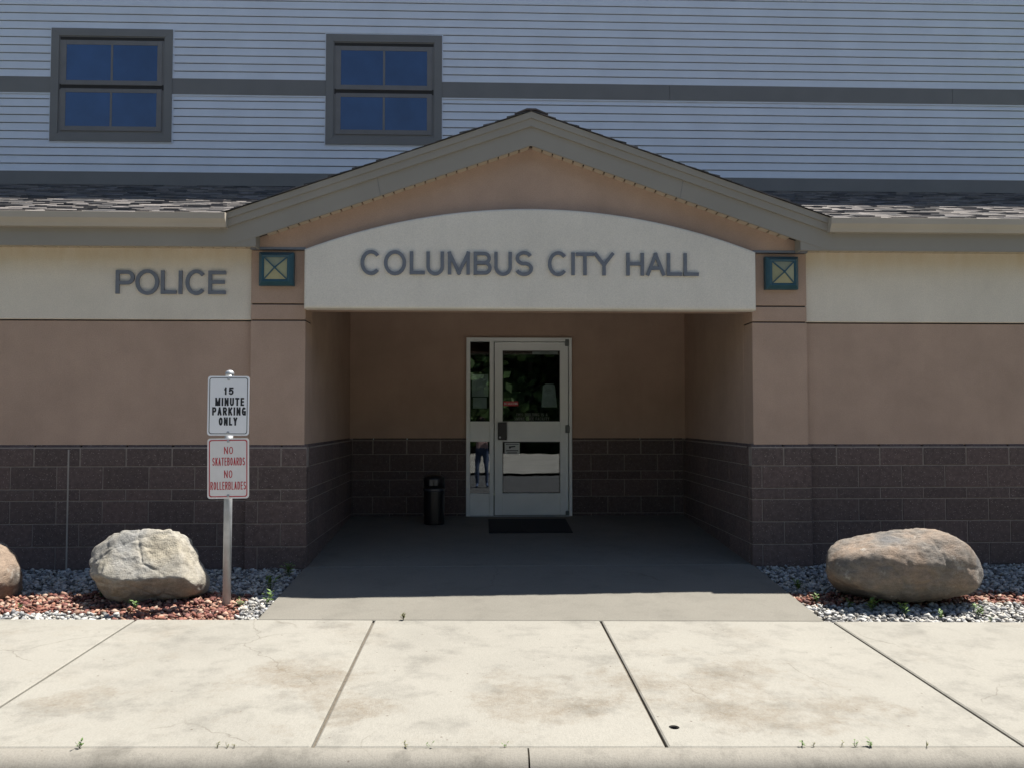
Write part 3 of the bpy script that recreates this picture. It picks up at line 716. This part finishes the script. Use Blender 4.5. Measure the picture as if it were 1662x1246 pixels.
# entrance door and sidelight ----------------------------------------
K = 1.284 / 594.0
def dx(z): return -.193 + (z - 128) * K
def dz(z): return 2.149 - (z - 98) * (2.164 / 1002)
dr = wall_part('entrance_door'); yd = YB + .02
fr = empty('door_frame', (0, 0, 0), dr)
B('jamb', 'white', fr, dx(128), dx(150), yd - .05, yd + .06, -.01, dz(98), .003)
B('jamb', 'white', fr, dx(705), dx(722), yd - .05, yd + .06, -.01, dz(98), .003)
B('head', 'white', fr, dx(150), dx(705), yd - .0495, yd + .06, dz(120), dz(98), .003)
B('mullion', 'white', fr, dx(259), dx(282), yd - .0495, yd + .06, -.01, dz(120), .003)
sl = empty('sidelight', (0, 0, 0), dr)
B('panel', 'white', sl, dx(150), dx(259), yd - .02, yd + .02, dz(680), dz(567), .003)
B('panel', 'white', sl, dx(150), dx(259), yd - .02, yd + .02, -.005, dz(970), .003)
B('pane', 'glass', sl, dx(150), dx(259), yd, yd + .004, dz(567), dz(120))
B('pane', 'glass', sl, dx(150), dx(259), yd, yd + .004, dz(970), dz(680))
lf = empty('door_leaf', (0, 0, 0), dr); a, b = dx(287), dx(701)
B('stile', 'white', lf, a, dx(332), yd - .03, yd + .015, .008, dz(123), .004)
B('stile', 'white', lf, dx(655), b, yd - .03, yd + .015, .008, dz(123), .004)
B('rail', 'white', lf, dx(332), dx(655), yd - .0295, yd + .015, dz(170), dz(123), .004)
B('rail', 'white', lf, dx(332), dx(655), yd - .0295, yd + .015, dz(680), dz(567), .004)
B('rail', 'white', lf, dx(332), dx(655), yd - .0295, yd + .015, .008, dz(968), .004)
B('pane', 'glass', lf, dx(332), dx(655), yd - .006, yd - .002, dz(567), dz(170))
B('pane', 'glass', lf, dx(332), dx(655), yd - .006, yd - .002, dz(968), dz(680))
for z0, z1 in ((170, 567), (680, 968)):     # black gaskets round the panes
    for q in ((332, 336, z0, z1), (651, 655, z0, z1)): B('gasket', 'black', lf, dx(q[0]), dx(q[1]), yd - .012, yd - .0065, dz(q[3]), dz(q[2]))
    for zz in (z0, z1 - 4): B('gasket', 'black', lf, dx(336), dx(651), yd - .012, yd - .0065, dz(zz + 4), dz(zz))
hd = B('handle', 'black', lf, dx(305), dx(355), yd - .075, yd - .031, dz(670), dz(572), .006)
MB().lathe([(.001, 0), (.012, 0), (.012, .006), (.001, .008)], 14).build('lock', 'galv', lf, (dx(317), yd - .0755, dz(655))).rotation_euler = (RAD(90), 0, 0)
for z0, z1, x0, x1 in ((108, 145, 684, 706), (588, 630, 685, 708), (1066, 1093, 685, 704)):
    B('hinge', 'faint', lf, dx(x0), dx(x1), yd - .062, yd - .031, dz(z1), dz(z0), .005)
B('threshold', 'galv', dr, dx(150), dx(705), yd - .08, yd - .0505, -.012, .006)
# prints on the glass
def sheet(parent, name, mat, q, yy): return B(name, mat, parent, dx(q[0]), dx(q[1]), yy, yy + .001, dz(q[3]), dz(q[2]))
yi = yd + .006
sheet(sl, 'notice', 'paper', (160, 251, 303, 428), yi); sheet(sl, 'notice', 'paper', (165, 243, 433, 494), yi)
sheet(lf, 'notice', 'paper', (500, 645, 173, 190), yi)
MB().prism([(dx(551), dz(487)), (dx(640), dz(487)), (dx(628), dz(365)), (dx(618), dz(356)), (dx(575), dz(356)), (dx(560), dz(368))], yi, yi + .001).build('notice', 'paper', lf)
st = sheet(lf, 'red_sticker', 'redprint', (337, 420, 454, 480), yd - .0085)
mb = MB(); line_text(mb, 'NO SOLICITING', dx(342), dx(416), dz(473), dz(461), .0045, yd - .0087); mb.build('lettering', 'paper', st)
mb = MB(); line_text(mb, 'THIS BUILDING IS A', dx(408), dx(585), dz(537), dz(520), .005, yd - .0068); mb.build('lettering', 'faint', lf); mb = MB(); line_text(mb, 'SMOKE FREE FACILITY', dx(398), dx(595), dz(560), dz(543), .005, yd - .0068)
mb.build('lettering', 'faint', lf)
st = sheet(lf, 'white_sticker', 'paper', (344, 428, 686, 750), yd - .0085)
mb = MB(); yy = yd - .0088
mb.prism([(dx(368), dz(714)), (dx(374), dz(722)), (dx(378), dz(713)), (dx(404), dz(709)), (dx(404), dz(703)), (dx(368), dz(706))], yy - .0004, yy)
mb.box(dx(350), dx(422), yy - .0004, yy, dz(696), dz(693)); mb.box(dx(352), dx(420), yy - .0004, yy, dz(733), dz(728)); mb.box(dx(358), dx(414), yy - .0004, yy, dz(745), dz(740))
mb.build('print', 'ink', st)
# vestibule behind the glass
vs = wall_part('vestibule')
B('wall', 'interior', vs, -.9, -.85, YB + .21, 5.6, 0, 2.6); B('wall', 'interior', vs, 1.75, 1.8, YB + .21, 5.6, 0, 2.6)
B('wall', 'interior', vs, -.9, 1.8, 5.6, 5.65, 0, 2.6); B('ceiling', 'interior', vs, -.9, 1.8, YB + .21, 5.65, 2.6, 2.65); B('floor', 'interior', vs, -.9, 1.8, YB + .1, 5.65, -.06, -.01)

# ------------------------------------------------------------------ raised letters
def letters(name, word, spans, z0, z1, y, sw, depth, label):
    root = tag(empty(name, (sum(spans[0]) / 2, y, z0)), label, 'sign')
    for ch, (a, b) in zip(word, spans):
        ov = .010 if ch in 'COSU' else 0
        mb = MB(); glyph(mb, ch, 0, -ov if ch != 'U' else -ov, b - a, z1 - z0 + (2 * ov if ch in 'COS' else ov), sw, depth)
        mb.build('letter', 'letter', root, (a - root.location.x, 0, 0))
    return root
CH = [(-1.092, -.911), (-.883, -.685), (-.652, -.516), (-.503, -.345), (-.31, -.113), (-.079, .083), (.107, .266), (.294, .457),
      (.592, .77), (.803, .835), (.847, 1.007), (1.01, 1.19), (1.303, 1.464), (1.485, 1.656), (1.672, 1.811), (1.825, 1.964)]
letters('city_hall_lettering', 'COLUMBUSCITYHALL', CH, 2.458, 2.664, -.1355, .031, .018, 'raised grey letters reading COLUMBUS CITY HALL on the arched cream panel')
PO = [(-3.311, -3.145), (-3.135, -2.926), (-2.908, -2.770), (-2.750, -2.716), (-2.688, -2.504), (-2.484, -2.327)]
letters('police_lettering', 'POLICE', PO, 2.292, 2.504, .0135, .032, .018, 'raised grey letters reading POLICE on the cream wall band')

# ------------------------------------------------------------------ wall lamps
def sconce(x0, x1, z0, z1, label):
    cx, cz = (x0 + x1) / 2, (z0 + z1) / 2; hw, hh = (x1 - x0) / 2, (z1 - z0) / 2
    root = tag(empty('wall_lamp', (cx, -.022, cz)), label, 'wall lamp', 'square teal lamps on the pilasters')
    def ring(y, k): return [(-hw * k, y, -hh * k), (hw * k, y, -hh * k), (hw * k, y, hh * k), (-hw * k, y, hh * k)]
    v = ring(-.001, 1) + ring(-.055, 1) + ring(-.095, .78) + ring(-.088, .655)
    f = [(a * 4 + i, a * 4 + (i + 1) % 4, a * 4 + 4 + (i + 1) % 4, a * 4 + 4 + i) for a in range(3) for i in range(4)] + [(3, 2, 1, 0)]
    fr = MB().add(v, f).build('frame', 'teal', root)
    r = ring(-.086, .655); ap = (0, -.125, 0)
    for i in range(4):
        MB().add([r[i], r[(i + 1) % 4], ap], [(0, 1, 2)]).build('lens_pane', 'lens', root)
        a = Vector(r[i]); b = Vector(ap); d = (b - a).normalized(); n = d.cross(Vector((0, -1, 0))).normalized() * .0055; up_ = Vector((0, -.007, 0))
        bv = [a - n, a + n, b + n, b - n, a - n + up_, a + n + up_, b + n + up_, b - n + up_]
        MB().add(bv, [(0, 1, 5, 4), (1, 2, 6, 5), (2, 3, 7, 6), (3, 0, 4, 7), (4, 5, 6, 7)]).build('lens_bar', 'teal', root)
    MB().lathe([(.001, -.01), (.012, -.008), (.012, 0), (.001, .006)], 12).build('finial', 'teal', root, (0, -.128, 0)).rotation_euler = (RAD(90), 0, 0)
sconce(-2.010, -1.700, 2.362, 2.662, 'square teal wall lamp between the POLICE lettering and the arched panel')
sconce(2.600, 2.905, 2.352, 2.652, 'square teal wall lamp on the pilaster right of the arched panel')

# ------------------------------------------------------------------ boulders
def boulder(name, loc, planes, size, mat, label, rough=.012, k=16.0, seed=0, sub=5):
    bm = bmesh.new(); bmesh.ops.create_icosphere(bm, subdivisions=sub, radius=1)
    PL = [(Vector(n).normalized(), d) for n, d in planes]
    off = Vector((seed * 7.3, seed * 3.1, 0))
    for v in bm.verts:
        u = v.co.normalized(); ssum = 0.0
        for n, d in PL:
            c = n.dot(u)
            if c > 0.02: ssum += (c / d) ** k
        r = ssum ** (-1.0 / k)
        p = u * r
        q = p * 2.6 + off
        p += u * (rough * 2.2 * noise.noise(q) + rough * 1.3 * (abs(noise.noise(q * 3.1)) - .25) + rough * .6 * noise.noise(q * 8.7) + rough * .3 * noise.noise(q * 21))
        vd = noise.voronoi(p * 3.3 + off)[0]; p -= u * rough * .8 * max(0.0, 1 - (vd[1] - vd[0]) / .07)
        st = (q.z * 3.2 + .9 * q.x + 1.2 * noise.noise(q * 1.7)); p += u * rough * .25 * (abs((st % 1.0) - .5) * 2 - .5)
        v.co = Vector((p.x * size[0], p.y * size[1], p.z * size[2]))
    me = bpy.data.meshes.new(name); bm.to_mesh(me); bm.free()
    me.polygons.foreach_set('use_smooth', [True] * len(me.polygons)); me.update()
    return tag(ob(name, me, mat, None, loc), label, 'boulder')
P2 = [((-1, 0, .1), .437), ((-.537, -.2, .843), .331), ((-.033, -.1, 1), .285), ((.65, 0, .76), .335), ((.855, -.1, .519), .330), ((.882, -.15, .471), .340), ((.98, -.1, -.2), .446), ((.59, -.2, -.806), .385),
      ((.136, -.1, -.99), .282), ((-.06, 0, -1), .283), ((-.793, -.2, -.609), .355), ((-.912, -.1, -.41), .366), ((.10, -.80, .60), .195), ((-.62, -.62, .48), .30), ((.12, -.77, -.63), .250), ((-.45, -.70, -.55), .30),
      ((0, 1, .1), .22), ((0, .6, .8), .24), ((-.6, .7, .2), .34), ((.6, .7, .2), .34)]
boulder('boulder', (-2.615, -1.0, .018), P2, (1.02, 1, 1.0), 'boulder_pale', 'pale angular boulder beside the sign post', .0125, 44, 1, 6)
P3 = [((-.86, -.1, .5), .543), ((-.27, -.12, .96), .285), ((-.13, -.12, 1), .262), ((.537, -.1, .843), .402), ((.81, -.1, .586), .497), ((.745, -.2, -.667), .469), ((.205, -.2, -.979), .29), ((-.166, -.2, -.986), .275), ((-.473, -.2, -.881), .35), ((-.98, -.1, -.2), .603),
      ((0, -.8, .6), .31), ((0, -1, -.1), .30), ((-.5, -.85, .1), .43), ((.6, -.75, .15), .44), ((0, -.75, -.65), .29), ((0, 1, .2), .3), ((-.6, .8, 0), .45), ((.6, .8, 0), .45), ((0, .6, .8), .29)]
boulder('boulder', (3.345, -1.08, -.005), P3, (1.04, 1, 1), 'boulder_red', 'long rounded brown and grey boulder right of the entrance', .013, 16, 4, 6)
P1 = [((.1, -.1, 1), .30), ((.8, -.2, .6), .36), ((1, -.1, -.2), .42), ((.6, -.5, -.6), .40), ((0, -.8, .5), .30), ((0, -.8, -.5), .30), ((-.8, -.1, .6), .4), ((-1, 0, -.1), .45), ((0, 0, -1), .3), ((0, 1, .2), .32), ((.6, .7, .2), .38), ((-.6, .7, .2), .4)]
boulder('boulder', (-4.03, -1.0, -.04), P1, (.97, 1, .80), 'boulder_red', 'weathered boulder cut off by the left edge of the picture', .011, 10, 9)

# ------------------------------------------------------------------ sign post
SPX, SPY = -1.943, -1.16
zg = z_bed(SPX, SPY)
sp_ = tag(empty('sign_post', (SPX, SPY, zg)), 'galvanised post carrying a parking sign above a no skateboards sign', 'sign')
MB().lathe([(.031, -.25), (.031, 1.52 - zg)], 28).build('post', 'galv', sp_, smooth=True).data.polygons.foreach_set('use_smooth', [True] * 28 + [False] * 2)
MB().lathe([(.033, 1.500 - zg), (.0335, 1.515 - zg), (.028, 1.529 - zg), (.016, 1.537 - zg), (.001, 1.540 - zg)], 24).build('cap', 'galv', sp_, smooth=True)
def rrect(x0, x1, z0, z1, r, n=6):
    out = []
    for cx_, cz_, a0 in ((x1 - r, z0 + r, -90), (x1 - r, z1 - r, 0), (x0 + r, z1 - r, 90), (x0 + r, z0 + r, 180)):
        out += [(cx_ + r * math.cos(RAD(a0 + 90 * i / n)), cz_ + r * math.sin(RAD(a0 + 90 * i / n))) for i in range(n + 1)]
    return out
def sign(x0, x1, z0, z1, mat, ink, lines, sw, brd, tilt):
    y = -.034; x0 += .012; x1 += .012; lines = [(q[0], q[1] + .012, q[2] + .012, q[3], q[4]) for q in lines]
    cx_ = (x0 + x1) / 2; pn = MB().prism(rrect(x0 - cx_, x1 - cx_, z0, z1, .022), -.0025, 0).build('sign_panel', mat, sp_, (cx_ - SPX - (z0 + z1) / 2 * math.sin(tilt), y, -zg))
    pn.rotation_euler = (0, tilt, 0)
    i, o = rrect(x0 - cx_ + .012 + brd, x1 - cx_ - .012 - brd, z0 + .012 + brd, z1 - .012 - brd, .016), rrect(x0 - cx_ + .012, x1 - cx_ - .012, z0 + .012, z1 - .012, .019)
    n = len(i); MB().add([(a, -.0032, b) for a, b in i + o], [(k, (k + 1) % n, n + (k + 1) % n, n + k) for k in range(n)]).build('border', ink, pn)
    for s, a, b, lo, hi in lines:
        mb = MB(); line_text(mb, s, a - cx_, b - cx_, lo, hi, sw, -.0032, .30); mb.build('lettering', ink, pn)
    for zz in (z0 + .022, z1 - .024):
        MB().lathe([(.011, 0), (.011, .002), (.007, .003), (.007, .007), (.001, .008)], 12).build('bolt', 'galv', pn, (0, -.0026, zz)).rotation_euler = (RAD(90), 0, 0)
sign(-2.109, -1.794, 1.040, 1.492, 'signwhite', 'ink', [('15', -1.985, -1.913, 1.350, 1.407), ('MINUTE', -2.051, -1.833, 1.266, 1.328), ('PARKING', -2.073, -1.818, 1.194, 1.256), ('ONLY', -2.022, -1.882, 1.117, 1.179)], .0125, .005, .004)
sign(-2.104, -1.790, .562, 1.020, 'signgrey', 'redprint', [('NO', -1.978, -1.910, .900, .955), ('SKATEBOARDS', -2.066, -1.820, .813, .873), ('NO', -1.977, -1.915, .719, .776), ('ROLLERBLADES', -2.080, -1.812, .630, .690)], .0063, .0075, -.012)

# ------------------------------------------------------------------ bin and mat
bz = z_floor(-.55, 2.09)
bn = tag(empty('litter_bin', (-.55, 2.09, bz)), 'slim black litter bin against the porch wall left of the door', 'bin')
MB().lathe([(.112, 0), (.116, .01), (.122, .40), (.118, .402)], 28).build('body', 'black', bn, smooth=False)
v = [(.126, .395), (.128, .41), (.126, .43)]
MB().lathe([(.1225, .375), (.127, .385), (.127, .402), (.1225, .41)], 28).build('liner_rim', 'bag', bn)
MB().lathe([(.121, .411), (.122, .50), (.116, .53), (.09, .552), (.045, .563), (.001, .566)], 28).build('lid', 'black', bn, smooth=True)
MB().box(-.05, .05, -.121, -.112, .44, .515).build('flap', 'bag', bn, bevel=.004)
mt = MB(); mx0, mx1, my0, my1 = .075, .985, 1.50, 2.33
mt.add([(x, y, z_floor(x, y) + h_) for h_ in (.001, .012) for y in (my0, my1) for x in (mx0, mx1)], [(0, 2, 3, 1), (4, 5, 7, 6), (0, 1, 5, 4), (2, 6, 7, 3), (0, 4, 6, 2), (1, 3, 7, 5)])
tag(mt.build('door_mat', 'rubber', None, bevel=.003), 'black door mat lying in front of the entrance door', 'mat')

# ------------------------------------------------------------------ weeds
def weed(loc, h, n, label, group, mat='leaf', spread=.6, lw=.28):
    root = tag(empty('weed', loc), label, 'weed', group)
    st = MB()
    for k in range(n):
        a = R.uniform(0, 6.28); ln = h * R.uniform(.6, 1); tilt = R.uniform(.1, spread); d = Vector((math.cos(a) * math.sin(tilt), math.sin(a) * math.sin(tilt), math.cos(tilt)))
        e = d * ln; wv = Vector((-math.sin(a), math.cos(a), 0)) * .0016
        st.add([-wv, wv, e + wv * .5, e - wv * .5], [(0, 1, 2, 3)])
        lf_ = MB()
        for j in range(4):
            p = e * (.35 + .2 * j + R.uniform(-.05, .05)); b_ = R.uniform(0, 6.28); o = Vector((math.cos(b_), math.sin(b_), R.uniform(.1, .8))).normalized()
            L = h * R.uniform(.28, .45); sd = o.cross(Vector((0, 0, 1))).normalized() * L * lw; mid = p + o * L * .5 + Vector((0, 0, L * .08)); tip = p + o * L
            lf_.add([p, mid + sd, tip, mid - sd], [(0, 1, 2), (0, 2, 3)])
        lf_.build('leaf', mat, root)
    st.build('stem', mat, root)
GW = 'weeds in the stone beds'
for x, y, h, n, lb in ((-2.555, -1.42, .10, 5, 'small green weed in front of the pale boulder'), (-2.96, -.98, .09, 7, 'dark weed behind the left end of the pale boulder'),
    (-1.63, -1.20, .12, 5, 'upright weed by the apron edge beside the sign post'), (-1.72, -.72, .13, 7, 'shaded weed at the apron edge nearest the wall corner but one'), (-1.66, -.32, .14, 8, 'shaded weed against the left block pilaster'),
    (-1.83, -1.22, .07, 4, 'low weed just right of the sign post foot'), (2.60, -.80, .11, 8, 'shaded weed at the right apron edge'), (2.62, -1.12, .09, 6, 'weed at the sunlit right apron edge'),
    (2.97, -1.33, .12, 9, 'leafy weed in front of the left end of the brown boulder'), (2.83, -1.26, .07, 6, 'low weed left of the leafy weed before the brown boulder'), (3.17, -1.46, .11, 5, 'thin weed in white stones before the brown boulder'), (3.40, -1.52, .08, 4, 'small weed before the middle of the brown boulder'),
    (3.74, -1.58, .05, 4, 'tiny weed at the sidewalk edge right of the brown boulder'), (3.72, -1.46, .10, 7, 'shaded weed tucked under the right end of the brown boulder'), (-3.42, -1.28, .05, 4, 'tiny weed in red stones near the cut-off boulder')):
    weed((x, y, z_bed(x, y) + .005), h, n, lb, GW)
weed((-.556, -1.652, z_edge(-.556) - .004), .055, 6, 'little tuft in the joint between apron and sidewalk', 'weeds in the concrete joints', 'weedbrown', .5, .4)
KB = 'weeds in the concrete joints'
kw = [(-1.80, .045, 4, 'leftmost weed in the kerb joint'), (-1.19, .03, 3, 'first of three small weeds in the kerb joint left of a sidewalk joint'), (-1.145, .03, 2, 'second of three small weeds in the kerb joint left of a sidewalk joint'), (-1.115, .026, 2, 'third of three small weeds in the kerb joint left of a sidewalk joint'),
      (-.345, .03, 4, 'small weed in the kerb joint right of the left sidewalk joint'), (-.24, .035, 2, 'thin upright weed in the kerb joint near the middle'), (.108, .035, 2, 'weed in the kerb joint just left of the kerb gap'),
      (1.476, .04, 3, 'first weed of the right-hand row in the kerb joint'), (1.532, .028, 3, 'second weed of the right-hand row in the kerb joint'), (1.659, .03, 2, 'third weed of the right-hand row in the kerb joint'), (1.724, .035, 3, 'fourth weed of the right-hand row in the kerb joint'), (1.80, .045, 4, 'tallest weed of the right-hand row in the kerb joint'), (2.06, .03, 2, 'rightmost weed in the kerb joint')]
for x, h, n, lb in kw:
    weed((x, Y_KERB - .001, z_kerb(x) - .004), h, n, lb, KB, 'weedbrown' if h < .033 else 'leaf', .6, .3)

# ------------------------------------------------------------------ across the road (seen in the door glass): trees, and the photographer
def tree_mesh(seed):
    r = random.Random(seed); mb = MB()
    blobs = [(r.uniform(-2.3, 2.3), r.uniform(-1.8, 1.8), r.uniform(.8, 7.6), r.uniform(1.0, 1.9)) for _ in range(20)]
    for bx, by, bz_, br in blobs:
        for _ in range(260):
            d = Vector((r.gauss(0, 1), r.gauss(0, 1), r.gauss(0, 1))).normalized() * br * r.uniform(.55, 1.05)
            p = Vector((bx, by, bz_)) + d * (1 if d.z > 0 else .8); a = Vector((r.gauss(0, 1), r.gauss(0, 1), r.gauss(0, 1))).normalized(); b_ = a.orthogonal().normalized(); s_ = r.uniform(.12, .24)
            mb.add([p - a * s_, p + b_ * s_ * .6, p + a * s_, p - b_ * s_ * .6], [(0, 1, 2, 3)])
    return mb.mesh('crown')
cr = [tree_mesh(3), tree_mesh(11)]
tk = MB()
tk.lathe([(.30, -.2), (.22, .5), (.18, 2.5), (.10, 5.5), (.03, 7)], 12)
for k in range(6):
    a = k * 1.05; e = Vector((math.cos(a) * 1.5, math.sin(a) * 1.5, 3.6 + .35 * k)); s_ = Vector((0, 0, 1.8 + .35 * k)); n_ = Vector((-math.sin(a), math.cos(a), 0)) * .07; u_ = Vector((0, 0, .07))
    tk.add([s_ - n_, s_ + u_, s_ + n_, e - n_ * .3, e + u_ * .3, e + n_ * .3], [(0, 1, 4, 3), (1, 2, 5, 4), (2, 0, 3, 5)])
tkm = tk.mesh('trunk')
for k, x in enumerate((-34, -28.5, -23.5, -19, -15, -11.5, -8.4, -5.4, -2.7, -.2, 2.4, 5.0, 8.0, 11.2, 15, 19.5, 24, 29, 35, -13, -9.8, -6.8, -4.0, -1.4, 1.2, 3.8, 6.5, 9.5)):  # large scale and outer trees added to block low sky light from porch
    t = tag(empty('tree', (x, -30 - (k % 3) * 1.6 - (6 if k > 18 else 0), -.62)), 'leafy tree across the road, mirrored in the door glass', 'tree', 'trees across the road')
    t.rotation_euler = (0, 0, k * 1.3); t.scale = [1.45 + .15 * math.sin(k * 2.1)] * 3
    ob('crown', cr[k % 2], 'treeleaf', t); ob('trunk', tkm, 'bark', t)

def person():
    me = bpy.data.meshes.new('person'); V, E_, RR = [], [], []
    def j(p, r, par=None):
        V.append(p); RR.append(r)
        if par is not None: E_.append((par, len(V) - 1))
        return len(V) - 1
    pel = j((0, 0, .93), .15); ab = j((0, 0, 1.10), .135, pel); ch = j((0, .01, 1.30), .15, ab); nk = j((0, .0, 1.46), .06, ch); hdv = j((0, .02, 1.56), .085, nk); j((0, .01, 1.67), .075, hdv)
    for s in (-1, 1):
        hp = j((s * .10, 0, .86), .095, pel); kn = j((s * .115, .02, .48), .062, hp); an = j((s * .125, -.01, .09), .042, kn); j((s * .14, .14, .035), .036, an)
        sh = j((s * .18, 0, 1.39), .06, ch); el = j((s * .25, .10, 1.16), .043, sh); wr = j((s * .085, .25, 1.46), .03, el); j((s * .055, .265, 1.55), .026, wr)
    me.from_pydata(V, E_, []); o = bpy.data.objects.new('person', me); C.objects.link(o)
    sk = o.modifiers.new('skin', 'SKIN'); sk.use_smooth_shade = True
    for i, r_ in enumerate(RR): me.skin_vertices[0].data[i].radius = (r_, r_ * .9)
    me.skin_vertices[0].data[0].use_root = True
    o.modifiers.new('sub', 'SUBSURF').levels = 2
    dg = bpy.context.evaluated_depsgraph_get(); m2 = bpy.data.meshes.new_from_object(o.evaluated_get(dg)); o.modifiers.clear(); o.data = m2
    for k in ('denim', 'shirt', 'skin'): m2.materials.append(M[k])
    for p in m2.polygons:
        c = p.center; far_arm = c.y > .12 and c.z > 1.1
        p.material_index = 2 if (c.z > 1.45 or far_arm or c.z < .03 and False) else (1 if c.z > .98 else 0)
        p.use_smooth = True
    o.location = (0.0, -8.17, ROADZ - .045); tag(o, 'person in jeans taking the picture, mirrored in the sidelight', 'person')
    # hair, eyes, nose as pieces of the head
    hb = MB(); 
    bm = bmesh.new(); bmesh.ops.create_icosphere(bm, subdivisions=3, radius=1)
    for v in bm.verts:
        d = v.co; k = .108 + .006 * noise.noise(d * 6)
        v.co = Vector((d.x * k * .88, d.y * k * .95 - .014 - (.02 if d.y > .2 and d.z < .35 else 0), d.z * k * 1.12))
    bmesh.ops.delete(bm, geom=[v for v in bm.verts if v.co.y > .03 and v.co.z < .055], context='VERTS')
    m3 = bpy.data.meshes.new('hair'); bm.to_mesh(m3); bm.free(); ob('hair', m3, 'hair', o, (0, .015, 1.63))
    ph = MB().box(-.036, .036, 0, .008, -.07, .07).build('phone', 'black', None, (0.02, -7.87, 1.14), bevel=.002); tag(ph, 'dark phone held up by the person mirrored in the sidelight', 'phone')
person()
